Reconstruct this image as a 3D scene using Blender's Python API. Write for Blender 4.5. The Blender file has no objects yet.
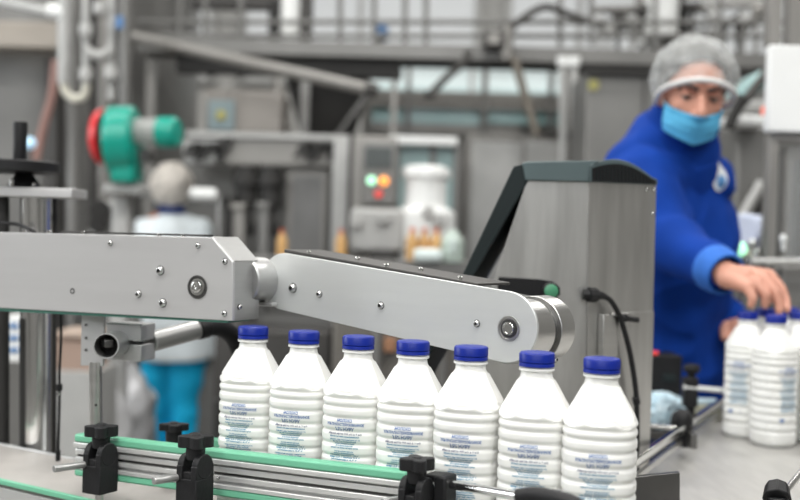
import bpy, bmesh, math, random
from mathutils import Vector as V, Matrix, noise
from mathutils.bvhtree import BVHTree
random.seed(4)
R = math.radians
scn = bpy.context.scene
col = scn.collection

# ------------------------------------------------------------------ camera, world, lights, exposure
LENS = 50.0
F = 800 * LENS / 36.0
CAM = V((0, 0, 1.3))
PITCH = math.atan(15 / F)
ROLL = R(1.6)
CR = Matrix.Rotation(R(90) - PITCH, 3, 'X') @ Matrix.Rotation(ROLL, 3, 'Z')
cd = bpy.data.cameras.new('camera'); cam = bpy.data.objects.new('camera', cd); col.objects.link(cam)
cam.matrix_world = Matrix.Translation(CAM) @ CR.to_4x4()
cd.lens = LENS; cd.sensor_width = 36; cd.clip_start = 0.05; cd.clip_end = 100
cd.dof.use_dof = True; cd.dof.focus_distance = 1.47; cd.dof.aperture_fstop = 2.8
scn.camera = cam
w = bpy.data.worlds.new('world'); scn.world = w; w.use_nodes = True
w.node_tree.nodes['Background'].inputs[0].default_value = (0.80, 0.86, 0.90, 1)
w.node_tree.nodes['Background'].inputs[1].default_value = 0.9
scn.view_settings.view_transform = 'Standard'; scn.view_settings.look = 'None'
scn.view_settings.gamma = 1; scn.view_settings.exposure = 0.0
scn.view_settings.use_curve_mapping = False
scn.cycles.use_denoising = True
scn.cycles.max_bounces = 8
scn.cycles.caustics_reflective = False; scn.cycles.caustics_refractive = False
LAMP_POWER = 92
LAMPS = [(-3.0, 0.6), (-0.2, 0.4), (2.8, 0.8), (-3.0, 4.3), (0.0, 4.0), (3.0, 4.3), (-3.0, 7.6), (0.2, 7.8), (3.2, 7.6), (0.8, -2.2), (-2.4, -2.2)]
CEIL = 5.2


def area(name, loc, target, sx, sy, power, color=(1, 1, 1)):
    l = bpy.data.lights.new(name, 'AREA'); l.shape = 'RECTANGLE'; l.size = sx; l.size_y = sy; l.energy = power; l.color = color
    o = bpy.data.objects.new(name, l); col.objects.link(o); o.location = loc
    o.rotation_euler = (V(target) - V(loc)).to_track_quat('-Z', 'Y').to_euler()
    return o


for (lx, ly) in LAMPS:
    area('ceiling_lamp_light', (lx, ly, CEIL - 0.16), (lx, ly, 0), 1.7, 0.7, LAMP_POWER * (0.62 if ly > 3 else 1.0), (1, 0.985, 0.95))
# added unseen light behind the camera, gives the cabinet steel its bright reflection
area('window_daylight', (-0.6, -3.85, 3.25), (-0.4, 2.0, 1.6), 5.6, 1.8, 150, (0.93, 0.97, 1.0))


# added unseen side light, brightens the distant worker and the blower
area('side_window_daylight', (-4.95, 3.4, 2.3), (0.0, 4.6, 1.2), 3.2, 1.6, 120, (0.93, 0.97, 1.0))


# ------------------------------------------------------------------ pixel -> place helpers
def ray(px, py):
    return CR @ V(((px - 400) / F, (250 - py) / F, -1))


def P(px, py, Y):
    d = ray(px, py)
    return CAM + d * (Y / d.y)


def PZ(px, py, z):
    d = ray(px, py)
    return CAM + d * ((z - CAM.z) / d.z)


class Plane:
    """a vertical plane through the points seen at (pxa, depth Ya) and (pxb, depth Yb)"""
    def __init__(s, pxa, Ya, pxb, Yb):
        a = P(pxa, 280, Ya); b = P(pxb, 280, Yb)
        s.p = a; s.u = V((b.x - a.x, b.y - a.y, 0)).normalized()
        s.n = V((s.u.y, -s.u.x, 0))
        if s.n.y > 0: s.n = -s.n
    def at(s, px, py, off=0.0):
        d = ray(px, py); p = s.p + s.n * off
        t = (p - CAM).dot(s.n) / d.dot(s.n)
        return CAM + d * t


# ------------------------------------------------------------------ materials
MATS = {}


def nodes_mat(name):
    m = bpy.data.materials.new(name); m.use_nodes = True
    return m, m.node_tree, m.node_tree.nodes['Principled BSDF']


def mat(name, c, rough=0.5, metal=0.0, var=0.06, scale=8.0, bump=0.0, bscale=60.0, stretch=(1, 1, 1), spec=0.5, sss=0.0, emit=None, es=0.0, rvar=0.0, alpha=1.0, c2=None):
    if name in MATS: return MATS[name]
    m, nt, b = nodes_mat(name)
    tc = nt.nodes.new('ShaderNodeTexCoord'); mp = nt.nodes.new('ShaderNodeMapping')
    mp.inputs['Scale'].default_value = stretch
    nt.links.new(tc.outputs['Object'], mp.inputs[0])
    n = nt.nodes.new('ShaderNodeTexNoise'); n.inputs['Scale'].default_value = scale; n.inputs['Detail'].default_value = 4
    nt.links.new(mp.outputs[0], n.inputs['Vector'])
    cr = nt.nodes.new('ShaderNodeValToRGB')
    lo = tuple(max(0, x * (1 - var)) for x in c); hi = tuple(min(1, x * (1 + var)) for x in c)
    if c2: lo, hi = c, c2
    cr.color_ramp.elements[0].color = (*lo, 1); cr.color_ramp.elements[1].color = (*hi, 1)
    cr.color_ramp.elements[0].position = 0.32; cr.color_ramp.elements[1].position = 0.68
    nt.links.new(n.outputs['Fac'], cr.inputs[0]); nt.links.new(cr.outputs[0], b.inputs['Base Color'])
    b.inputs['Roughness'].default_value = rough; b.inputs['Metallic'].default_value = metal
    b.inputs['Specular IOR Level'].default_value = spec
    if rvar:
        mr = nt.nodes.new('ShaderNodeMapRange'); mr.inputs['To Min'].default_value = rough - rvar; mr.inputs['To Max'].default_value = rough + rvar
        nt.links.new(n.outputs['Fac'], mr.inputs['Value']); nt.links.new(mr.outputs[0], b.inputs['Roughness'])
    if bump:
        n2 = nt.nodes.new('ShaderNodeTexNoise'); n2.inputs['Scale'].default_value = bscale; n2.inputs['Detail'].default_value = 3
        nt.links.new(mp.outputs[0], n2.inputs['Vector'])
        bp = nt.nodes.new('ShaderNodeBump'); bp.inputs['Strength'].default_value = bump; bp.inputs['Distance'].default_value = 0.002
        nt.links.new(n2.outputs['Fac'], bp.inputs['Height']); nt.links.new(bp.outputs[0], b.inputs['Normal'])
    if sss:
        b.inputs['Subsurface Weight'].default_value = sss; b.inputs['Subsurface Radius'].default_value = (0.012, 0.012, 0.011)
        b.inputs['Subsurface Scale'].default_value = 1.0
    if emit:
        b.inputs['Emission Color'].default_value = (*emit, 1); b.inputs['Emission Strength'].default_value = es
    b.inputs['Alpha'].default_value = alpha
    MATS[name] = m
    return m


def G(v): return (v, v * 0.99, v * 0.97)


alu = mat('satin aluminium plate', (0.67, 0.685, 0.675), 0.42, 0.55, 0.03, 5, 0.05, 300, (1, 1, 8))
alu_box = mat('grey anodised box', (0.53, 0.525, 0.525), 0.46, 0.5, 0.03, 4, 0.05, 300, (1, 1, 8))
steel = mat('brushed steel', (0.62, 0.615, 0.60), 0.30, 1.0, 0.05, 6, 0.12, 90, (1, 1, 14), rvar=0.06)
steel_cab = mat('brushed cabinet steel', (0.60, 0.595, 0.58), 0.36, 1.0, 0.10, 5, 0.04, 120, (9, 9, 1), rvar=0.05)
end_steel = mat('dull brushed steel', (0.44, 0.44, 0.435), 0.38, 0.8, 0.06, 6, 0.05, 120, (1, 1, 12))
screw_steel = mat('screw steel', (0.62, 0.62, 0.61), 0.24, 0.9, 0.03)
chrome = mat('polished steel', (0.78, 0.78, 0.77), 0.14, 1.0, 0.02)
rail_alu = mat('extruded aluminium', (0.76, 0.76, 0.75), 0.38, 0.6, 0.04, 20, 0.08, 120, (1, 1, 10))
dark_steel = mat('dark steel', (0.13, 0.128, 0.125), 0.38, 0.9, 0.1)
green_rail = mat('green slide plastic', (0.15, 0.45, 0.29), 0.45, 0, 0.06)
teal_rail = mat('dark green belt', (0.07, 0.22, 0.17), 0.5, 0, 0.08)
black = mat('black moulded plastic', (0.010, 0.010, 0.011), 0.5, 0, 0.1, 20, 0.15, 250, spec=0.3)
black_matt = mat('matt black rubber', (0.008, 0.008, 0.009), 0.65, 0, 0.1, spec=0.25)
lid_grey = mat('slate grey lid plastic', (0.075, 0.105, 0.11), 0.4, 0, 0.06)
lid_dark = mat('dark slate plastic', (0.010, 0.016, 0.017), 0.5, 0, 0.06, spec=0.3)
milk = mat('milk white plastic', (0.79, 0.79, 0.765), 0.33, 0, 0.015, 30, sss=0.35)
capblue = mat('blue cap plastic', (0.004, 0.018, 0.235), 0.4, 0, 0.05, 30, spec=0.35)
ink = mat('dark blue ink', (0.015, 0.11, 0.36), 0.5)
ink_teal = mat('teal ink', (0.035, 0.21, 0.36), 0.5)
ink_dark = mat('grey ink', (0.08, 0.09, 0.16), 0.5)
bed_mat = mat('worn steel bed', (0.50, 0.475, 0.45), 0.5, 0.6, 0.1, 9, 0.15, 60)
skin = mat('skin', (0.58, 0.285, 0.205), 0.5, 0, 0.07, 14, 0.15, 120, sss=0.12)
skin_far = skin
jacket = mat('blue work jacket cloth', (0.004, 0.040, 0.27), 0.85, 0, 0.12, 10, 0.3, 180, spec=0.15)
jacket_rib = mat('bright blue ribbing', (0.02, 0.13, 0.5), 0.8, 0, 0.08, 30)
navy = mat('navy trousers cloth', (0.008, 0.02, 0.09), 0.85, 0, 0.1)
maskm = mat('light blue mask', (0.10, 0.46, 0.74), 0.75, 0, 0.08, 14, 0.2, 200)
hairm = mat('dark hair', (0.025, 0.02, 0.018), 0.6, 0, 0.3, 40, 0.4, 120)
eyew = mat('eye white', (0.42, 0.36, 0.33), 0.4)
eyed = mat('brown iris', (0.03, 0.016, 0.01), 0.15)
white_coat = mat('pale blue white coat cloth', (0.86, 0.93, 0.97), 0.8, 0, 0.05, 6)
trouser = mat('cyan trousers cloth', (0.002, 0.50, 0.86), 0.8, 0, 0.15, 7)
white_paint = mat('white enamel', (0.82, 0.83, 0.82), 0.35, 0, 0.02)
pale = mat('pale grey enamel', (0.42, 0.42, 0.41), 0.45, 0.1, 0.06)
warm_grey = mat('warm grey steel', (0.27, 0.26, 0.245), 0.42, 0.35, 0.08, 3)
mid_grey = mat('mid grey steel', (0.19, 0.187, 0.18), 0.42, 0.4, 0.1, 3)
deep_grey = mat('deep grey steel', (0.062, 0.059, 0.056), 0.5, 0.3, 0.15, 3)
near_black = mat('near black steel', (0.022, 0.021, 0.020), 0.6, 0.2, 0.2, 3)
tealglass = mat('teal tinted sheet', (0.33, 0.50, 0.50), 0.2, 0, 0.08, 2)
paleglass = mat('pale milky sheet', (0.66, 0.74, 0.73), 0.25, 0, 0.05, 2)
blow_green = mat('teal green enamel', (0.0, 0.30, 0.225), 0.3, 0, 0.05)
blow_red = mat('red enamel', (0.68, 0.035, 0.04), 0.35, 0, 0.05)
orange = mat('orange juice', (0.58, 0.34, 0.13), 0.4, 0, 0.12, 30)
redcap = mat('orange red cap', (0.62, 0.14, 0.07), 0.4)
yellow = mat('yellow sticker', (0.42, 0.39, 0.13), 0.5)
blue_p = mat('blue plastic', (0.08, 0.20, 0.42), 0.5)
tissue = mat('pale blue tissue', (0.45, 0.64, 0.74), 0.8, 0, 0.08, 30, c2=(0.66, 0.78, 0.84))
cream = mat('cream plastic', (0.60, 0.60, 0.47), 0.5)
floor_m = mat('grey resin floor', (0.24, 0.235, 0.225), 0.35, 0, 0.12, 1.5, 0.1, 20)
wall_m = mat('grey wall', (0.20, 0.197, 0.19), 0.7, 0, 0.04, 2)
wall_b = mat('light grey rear wall', (0.46, 0.455, 0.44), 0.7, 0, 0.04, 2)
ceil_m = mat('grey ceiling', (0.30, 0.30, 0.295), 0.8, 0, 0.03, 2)
daylit = mat('daylit pane', (0.3, 0.31, 0.31), 0.4, emit=(0.94, 0.96, 0.97), es=0.40, var=0.02)
lampglow = mat('lamp diffuser', (0.9, 0.9, 0.9), 0.4, emit=(1, 0.98, 0.95), es=3.0, var=0.01)
glow_green = mat('green lamp', (0.5, 0.9, 0.65), 0.3, emit=(0.42, 1.0, 0.62), es=1.3)
glow_orange = mat('orange lamp', (0.9, 0.4, 0.08), 0.3, emit=(1.0, 0.30, 0.05), es=1.5)
glow_red = mat('red lamp', (0.8, 0.06, 0.05), 0.3, emit=(0.9, 0.05, 0.03), es=0.35)
screen = mat('unlit screen', (0.09, 0.10, 0.10), 0.15)
brown = mat('brown cardboard', (0.30, 0.15, 0.08), 0.7)
sheetp = mat('pale plastic film', (0.66, 0.66, 0.67), 0.35, 0, 0.08, 6, 0.4, 12)


def net_mat():
    m, nt, b = nodes_mat('white hair net')
    tc = nt.nodes.new('ShaderNodeTexCoord')
    n = nt.nodes.new('ShaderNodeTexNoise'); n.inputs['Scale'].default_value = 26; n.inputs['Detail'].default_value = 5
    nt.links.new(tc.outputs['Object'], n.inputs['Vector'])
    mr = nt.nodes.new('ShaderNodeMapRange'); mr.inputs['From Min'].default_value = 0.3; mr.inputs['From Max'].default_value = 0.7
    mr.inputs['To Min'].default_value = 0.06; mr.inputs['To Max'].default_value = 0.21
    nt.links.new(n.outputs['Fac'], mr.inputs['Value']); nt.links.new(mr.outputs[0], b.inputs['Alpha'])
    b.inputs['Base Color'].default_value = (0.86, 0.88, 0.87, 1); b.inputs['Roughness'].default_value = 0.7
    return m


netm = net_mat()
net_band = mat('hair net band', (0.66, 0.65, 0.64), 0.8)
net_far = mat('grey white hair net', (0.74, 0.69, 0.63), 0.85, 0, 0.12, 20)


def clear_mat(name, tint, alpha):
    m, nt, b = nodes_mat(name)
    b.inputs['Base Color'].default_value = (*tint, 1); b.inputs['Roughness'].default_value = 0.08
    b.inputs['Alpha'].default_value = alpha
    return m


acrylic = clear_mat('smoky acrylic', (0.35, 0.36, 0.36), 0.35)


# ------------------------------------------------------------------ object helpers
def tag(o, label, cat, group=None, kind=None):
    if label: o['label'] = label
    if cat: o['category'] = cat
    if group: o['group'] = group
    if kind: o['kind'] = kind
    return o


def thing(name, label, cat, loc=(0, 0, 0), group=None):
    o = bpy.data.objects.new(name, None); col.objects.link(o); o.location = loc; o.empty_display_size = 0.05
    return tag(o, label, cat, group)


def origin_of(p):
    v = V((0, 0, 0))
    while p is not None:
        v += p.location; v += p.matrix_parent_inverse.translation if p.parent else V((0, 0, 0))
        p = p.parent
    return v


def link(name, me, material, parent=None, label=None):
    o = bpy.data.objects.new(name, me); col.objects.link(o)
    if material:
        me.materials.clear(); me.materials.append(material)
    if parent:
        o.parent = parent
        o.matrix_parent_inverse = Matrix.Translation(-origin_of(parent))
    if label: o['label'] = label
    return o


def copy_tree(o, parent=None):
    c = o.copy(); col.objects.link(c)
    if parent: c.parent = parent
    for ch in o.children: copy_tree(ch, c)
    return c


def frame_to(axis):
    z = V(axis).normalized()
    return z.to_track_quat('Z', 'Y').to_matrix().to_4x4()


class MB:
    def __init__(s): s.bm = bmesh.new()
    def _x(s, verts, M):
        bmesh.ops.transform(s.bm, matrix=M, verts=verts)
        return s
    def box(s, c, size, rot=None):
        v = bmesh.ops.create_cube(s.bm, size=1)['verts']
        M = Matrix.Translation(c) @ (rot.to_4x4() if rot else Matrix()) @ Matrix.Diagonal((*size, 1))
        return s._x(v, M)
    def cyl(s, a, b, r, r2=None, seg=24, caps=True):
        a = V(a); b = V(b); L = (b - a).length
        v = bmesh.ops.create_cone(s.bm, cap_ends=caps, segments=seg, radius1=r, radius2=r if r2 is None else r2, depth=L)['verts']
        return s._x(v, Matrix.Translation((a + b) / 2) @ frame_to(b - a))
    def sph(s, c, r, rot=None, sub=3):
        if not hasattr(r, '__len__'): r = (r, r, r)
        v = bmesh.ops.create_icosphere(s.bm, subdivisions=sub, radius=1)['verts']
        return s._x(v, Matrix.Translation(c) @ (rot.to_4x4() if rot else Matrix()) @ Matrix.Diagonal((*r, 1)))
    def cap(s, a, b, ra, rb, sub=3):
        s.sph(a, ra, sub=sub); s.sph(b, rb, sub=sub)
        return s.cyl(a, b, ra, rb, 24)
    def lathe(s, prof, o, axis=(0, 0, 1), seg=32):
        M = Matrix.Translation(o) @ frame_to(axis); rings = []
        for (r, z) in prof:
            if r < 1e-6: rings.append([s.bm.verts.new(M @ V((0, 0, z)))])
            else: rings.append([s.bm.verts.new(M @ V((r * math.cos(2 * math.pi * i / seg), r * math.sin(2 * math.pi * i / seg), z))) for i in range(seg)])
        for A, B in zip(rings, rings[1:]):
            for i in range(seg):
                j = (i + 1) % seg
                if len(A) == 1 and len(B) == 1: continue
                if len(A) == 1: s.bm.faces.new((A[0], B[i], B[j]))
                elif len(B) == 1: s.bm.faces.new((A[i], B[0], A[j]))
                else: s.bm.faces.new((A[i], B[i], B[j], A[j]))
        return s
    def prism(s, pts, off):
        off = V(off); a = [s.bm.verts.new(V(p)) for p in pts]; b = [s.bm.verts.new(V(p) + off) for p in pts]
        n = len(pts)
        s.bm.faces.new(a); s.bm.faces.new(b[::-1])
        for i in range(n):
            j = (i + 1) % n
            s.bm.faces.new((a[j], a[i], b[i], b[j]))
        return s
    def tube(s, pts, r, seg=10, smooth=6):
        pts = [V(p) for p in pts]
        if smooth and len(pts) > 2:
            out = []
            ext = [pts[0] * 2 - pts[1]] + pts + [pts[-1] * 2 - pts[-2]]
            for i in range(1, len(ext) - 2):
                p0, p1, p2, p3 = ext[i - 1:i + 3]
                for k in range(smooth):
                    t = k / smooth
                    out.append(0.5 * ((2 * p1) + (p2 - p0) * t + (2 * p0 - 5 * p1 + 4 * p2 - p3) * t * t + (3 * p1 - p0 - 3 * p2 + p3) * t ** 3))
            out.append(pts[-1]); pts = out
        rings = []; up = None
        for i, p in enumerate(pts):
            d = (pts[min(i + 1, len(pts) - 1)] - pts[max(i - 1, 0)]).normalized()
            if up is None: up = d.orthogonal().normalized()
            up = (up - d * up.dot(d)).normalized(); sd = d.cross(up)
            rr = r[i] if hasattr(r, '__len__') else r
            rings.append([s.bm.verts.new(p + (up * math.cos(2 * math.pi * k / seg) + sd * math.sin(2 * math.pi * k / seg)) * rr) for k in range(seg)])
        for A, B in zip(rings, rings[1:]):
            for k in range(seg): s.bm.faces.new((A[k], A[(k + 1) % seg], B[(k + 1) % seg], B[k]))
        s.bm.faces.new(rings[0][::-1]); s.bm.faces.new(rings[-1])
        return s
    def beam(s, a, b, w, h):
        """rectangular bar: w across horizontally, h tall"""
        a = V(a); b = V(b); d = (b - a); L = d.length; x = d.normalized()
        side = x.cross(V((0, 0, 1)))
        side = side.normalized() if side.length > 1e-4 else V((0, 1, 0))
        up = side.cross(x).normalized()
        M = Matrix((x, side, up)).transposed()
        return s.box((a + b) / 2, (L, w, h), M)
    # pixel helpers: things standing at depth Y, whose front covers that rectangle
    def pbox(s, x0, y0, x1, y1, Y, D):
        a = P(x0, (y0 + y1) / 2, Y); b = P(x1, (y0 + y1) / 2, Y); t = P((x0 + x1) / 2, y0, Y); u = P((x0 + x1) / 2, y1, Y)
        return s.box(((a.x + b.x) / 2, Y + D / 2, (t.z + u.z) / 2), (b.x - a.x, D, t.z - u.z))
    def pcyl(s, x0, y0, Y0, x1, y1, Y1, r, r2=None, seg=16): return s.cyl(P(x0, y0, Y0), P(x1, y1, Y1), r, r2, seg)
    def ptube(s, pts, r, seg=8, smooth=5): return s.tube([P(*p) for p in pts], r, seg, smooth)
    def mesh(s, name, ang=35):
        bmesh.ops.recalc_face_normals(s.bm, faces=s.bm.faces)
        me = bpy.data.meshes.new(name); s.bm.to_mesh(me); s.bm.free()
        for p in me.polygons: p.use_smooth = True
        me.set_sharp_from_angle(angle=R(ang))
        return me
    def build(s, name, material, parent=None, bevel=0.0, label=None, ang=35, seg=2):
        o = link(name, s.mesh(name, ang), material, parent, label)
        if bevel:
            b = o.modifiers.new('b', 'BEVEL'); b.width = bevel; b.segments = seg; b.limit_method = 'ANGLE'; b.angle_limit = R(40)
        return o


def evald(o):
    dg = bpy.context.evaluated_depsgraph_get(); dg.update()
    return bpy.data.meshes.new_from_object(o.evaluated_get(dg))


def blob(name, mb, voxel, material, parent, smooth=6, fold=0.0, fscale=8.0, label=None, off=(0, 0, 0)):
    me = bpy.data.meshes.new(name); mb.bm.to_mesh(me); mb.bm.free()
    o = bpy.data.objects.new(name, me); col.objects.link(o)
    rm = o.modifiers.new('r', 'REMESH'); rm.mode = 'VOXEL'; rm.voxel_size = voxel
    sm = o.modifiers.new('s', 'SMOOTH'); sm.iterations = smooth; sm.factor = 0.5
    m2 = evald(o)
    bpy.data.objects.remove(o)
    if fold:
        ns = [v.normal.copy() for v in m2.vertices]
        for v, n in zip(m2.vertices, ns):
            p = v.co + V(off)
            q = noise.noise(V((p.x * fscale, p.y * fscale, p.z * fscale * 0.55))) + 0.5 * noise.noise(p * fscale * 2.3)
            rdg = 1 - abs(noise.noise(V((p.x * fscale * 0.9 + 5, p.y * fscale * 0.9, p.z * fscale * 1.1)))) * 2.2
            v.co += n * fold * (q * 0.6 + rdg * 0.6)
    for p in m2.polygons: p.use_smooth = True
    m2.name = name
    return link(name, m2, material, parent, label)


def bvh_of(o):
    return BVHTree.FromPolygons([v.co.copy() for v in o.data.vertices], [tuple(p.vertices) for p in o.data.polygons])


def struct(name, mb, material):
    o = mb.build(name, material); o['kind'] = 'structure'; return o


def screw(o, n, r, parent, name='screw'):
    """a domed socket-head screw seated on a face with outward normal n"""
    ob = MB().lathe([(r * 1.13, -0.001), (r * 1.13, 0.0003), (r, 0.0003), (r, r * 0.2), (r * 0.92, r * 0.5), (r * 0.7, r * 0.75), (r * 0.50, r * 0.84), (r * 0.44, r * 0.3), (0, r * 0.25)], o, n, 16).build(name, screw_steel, parent)
    ob.data.materials.append(near_black)  # near-black faces paint the socket's shade and a thin shadow ring around the head
    for i, p in enumerate(ob.data.polygons):
        k = i // 16
        if k in (0, 1, 6, 7): p.material_index = 1
    return ob


# ------------------------------------------------------------------ the hall
X0, X1, Y0, Y1 = -5.2, 5.2, -4.0, 11.0
struct('floor', MB().box(((X0 + X1) / 2, (Y0 + Y1) / 2, -0.05), (X1 - X0 + .4, Y1 - Y0 + .4, 0.1)), floor_m)
struct('ceiling', MB().box(((X0 + X1) / 2, (Y0 + Y1) / 2, CEIL + 0.05), (X1 - X0 + .4, Y1 - Y0 + .4, 0.1)), ceil_m)
struct('wall_back', MB().box(((X0 + X1) / 2, Y1 + 0.1, CEIL / 2), (X1 - X0 + .4, 0.2, CEIL)), wall_b)
struct('wall_front', MB().box(((X0 + X1) / 2, Y0 - 0.1, CEIL / 2), (X1 - X0 + .4, 0.2, CEIL)), wall_m)
struct('wall_left', MB().box((X0 - 0.1, (Y0 + Y1) / 2, CEIL / 2), (0.2, Y1 - Y0, CEIL)), wall_m)
struct('wall_right', MB().box((X1 + 0.1, (Y0 + Y1) / 2, CEIL / 2), (0.2, Y1 - Y0, CEIL)), wall_m)
for i, (a, b) in enumerate([(-3.9, -1.9), (-1.6, 0.7), (1.0, 2.4), (2.7, 4.6)]):
    f = MB()
    z0, z1 = 2.78, 3.75
    f.box(((a + b) / 2, Y1 - 0.05, z0), (b - a + .1, 0.1, 0.07)).box(((a + b) / 2, Y1 - 0.05, z1), (b - a + .1, 0.1, 0.07))
    f.box((a, Y1 - 0.05, (z0 + z1) / 2), (0.07, 0.1, z1 - z0)).box((b, Y1 - 0.05, (z0 + z1) / 2), (0.07, 0.1, z1 - z0)).box(((a + b) / 2, Y1 - 0.05, (z0 + z1) / 2), (0.05, 0.08, z1 - z0))
    wf = struct('window_%d' % (i + 1), f, pale)
    MB().box(((a + b) / 2, Y1 - 0.02, (z0 + z1) / 2), (b - a, 0.03, z1 - z0)).build('window_pane', daylit, wf)
for nm_, c_, sz_, ps in (('window_6', (X0 + 0.03, 3.4, 2.3), (0.05, 3.3, 1.7), 1), ('window_7', (-0.6, Y0 + 0.03, 3.25), (5.7, 0.05, 1.9), 0)):  # two unseen glowing windows, added to go with the helper lights
    wf = struct(nm_, MB().box(c_, sz_), pale)
    MB().box((c_[0] + (.03 if ps else 0), c_[1] + (0 if ps else .03), c_[2]), (sz_[0] * (1 if ps else .96), sz_[1] * (.96 if ps else 1), sz_[2] * .94)).build('window_pane', daylit, wf)
for (lx, ly) in LAMPS:
    row_name = 'over the bottle conveyor' if 0 < ly < 1 else 'over the juice line' if 3 < ly < 5 else 'near the rear wall' if ly > 5 else 'near the tall daylight window'
    side = 'at the blower side' if lx < -2 else 'at the guarded machine side' if lx > 2 else 'along the middle'
    r = thing('ceiling_light', 'white ceiling light panel %s, %s' % (row_name, side), 'ceiling light', (lx, ly, CEIL - 0.1), 'ceiling lights over the hall')
    MB().box((lx, ly, CEIL - 0.07), (1.8, 0.8, 0.10)).build('housing', white_paint, r, 0.01)
    MB().box((lx, ly, CEIL - 0.13), (1.7, 0.7, 0.02)).build('diffuser', lampglow, r)

# ------------------------------------------------------------------ conveyor bed under the bottle row
BZ = 0.8935                                     # height the bottles stand at
ROW0 = V((-0.2175, 1.60, BZ)); ROWD = V((0.4515, -0.30, 0)).normalized(); ROWN = V((ROWD.y, -ROWD.x, 0))
if ROWN.y > 0: ROWN = -ROWN


def row(t, off=0.0, z=0.0): return ROW0 + ROWD * t + ROWN * off + V((0, 0, z))


bed = thing('bottle_conveyor', 'long steel bottle conveyor bed with green edge strips under the white bottles', 'conveyor', (ROW0.x, ROW0.y, 0))
MB().prism([row(-1.2, 0.085, -0.012), row(0.95, 0.085, -0.012), row(0.95, -0.085, -0.012), row(-1.2, -0.085, -0.012)], (0, 0, 0.0115)).build('bed_plate', bed_mat, bed, 0.001)
MB().beam(row(-1.2, 0.090, -0.003), row(0.95, 0.090, -0.003), 0.008, 0.008).build('edge_strip', green_rail, bed, 0.001)
MB().beam(row(-1.2, -0.090, -0.004), row(0.95, -0.090, -0.004), 0.008, 0.012).build('edge_strip', steel, bed, 0.001)
MB().beam(row(-1.2, 0.088, -0.075), row(0.95, 0.088, -0.075), 0.006, 0.125).build('side_panel', pale, bed, 0.001)
MB().beam(row(-1.2, -0.088, -0.075), row(0.95, -0.088, -0.075), 0.006, 0.125).build('side_panel', pale, bed, 0.001)
for t in (-0.95, -0.29, 0.15, 0.8):
    screw(row(t, 0.091, -0.045), ROWN, 0.0065, bed, 'bolt')
for t in (-1.0, 0.8):
    for o_ in (-0.07, 0.07):
        MB().cyl((row(t, o_).x, row(t, o_).y, 0.0), row(t, o_, -0.13), 0.02).build('leg', steel, bed)

# ------------------------------------------------------------------ front guide rail (green/aluminium) + clamps
RA = P(79, 433.0, 1.675); RB = P(410, 470.6, 1.378)
rd = (RB - RA).normalized(); rn = V((rd.y, -rd.x, 0)).normalized()
if rn.y > 0: rn = -rn
ru = rd.cross(rn);
if ru.z < 0: ru = -ru
rail = thing('guide_rail', 'green and aluminium bottle guide rail running along the fronts of the milk bottles', 'guide rail', (RA.x, RA.y, RA.z - 0.07))
ext = RB + rd * 0.0


def railpt(p, down, off=0.0): return p - ru * down + rn * off


def railbar(name, m, d0, d1, off, thick, bev=0.001, a=RA, b=RB):
    c = (d0 + d1) / 2
    mb = MB(); A = railpt(a, c, off); B = railpt(b, c, off)
    M = Matrix((rd, rn, ru)).transposed()
    mb.box((A + B) / 2, ((B - A).length, thick, d1 - d0), M)
    return mb.build(name, m, rail, bev)


railbar('green_top_strip', green_rail, 0.0, 0.012, 0.0, 0.020, 0.003)
railbar('aluminium_profile', rail_alu, 0.012, 0.019, 0.004, 0.016)
railbar('aluminium_profile', rail_alu, 0.019, 0.050, -0.003, 0.008)
railbar('aluminium_profile', rail_alu, 0.0225, 0.0300, 0.003, 0.010)
railbar('aluminium_profile', rail_alu, 0.0345, 0.0415, 0.003, 0.010)
railbar('aluminium_profile', rail_alu, 0.046, 0.052, 0.004, 0.014)
railbar('green_lower_strip', green_rail, 0.052, 0.063, 0.0, 0.020, 0.003)
railbar('groove_insert', dark_steel, 0.0304, 0.0340, 0.001, 0.004, 0.0)
screw(railpt(RA.lerp(RB, .48), 0.038, 0.009), rn, 0.0022, rail)
# rear guide rail on the far side of the bottles
rr = thing('guide_rail', 'green and aluminium guide rail standing on the far side of the bottle row', 'guide rail', row(-.3, -.075))
A0, A1 = row(-0.16, -0.062, 0.078), row(0.44, -0.062, 0.078)
MB().beam(A0, A1, 0.016, 0.012).build('green_top_strip', green_rail, rr, 0.002)
MB().beam(A0 - V((0, 0, .020)), A1 - V((0, 0, .020)), 0.010, 0.028).build('aluminium_profile', rail_alu, rr, 0.001)


def wing_knob(c, r, h, stem, parent, ax=V((0, 0, 1)), name='knob', flat=0.45):
    """T shaped clamping knob: a two-lobed head on a fluted stem"""
    mb = MB()
    mb.cyl(c - ax * (h * 0.5 + stem), c - ax * h * 0.2, r * 0.52, r * 0.56, 20)
    pts = []
    for i in range(48):
        a = 2 * math.pi * i / 48
        q = r * (0.80 + 0.20 * math.cos(4 * (a - 0.25)))
        pts.append(c + V((math.cos(a) * q, math.sin(a) * q, -h / 2)))
    mb.prism(pts, ax * h)
    mb.cyl(c + ax * (h / 2 - 0.001), c + ax * (h / 2 + 0.0015), r * 0.3, r * 0.26, 16)
    return mb.build(name, black, parent, 0.0018)


KA = [math.atan2(rd.y, rd.x)]


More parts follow.
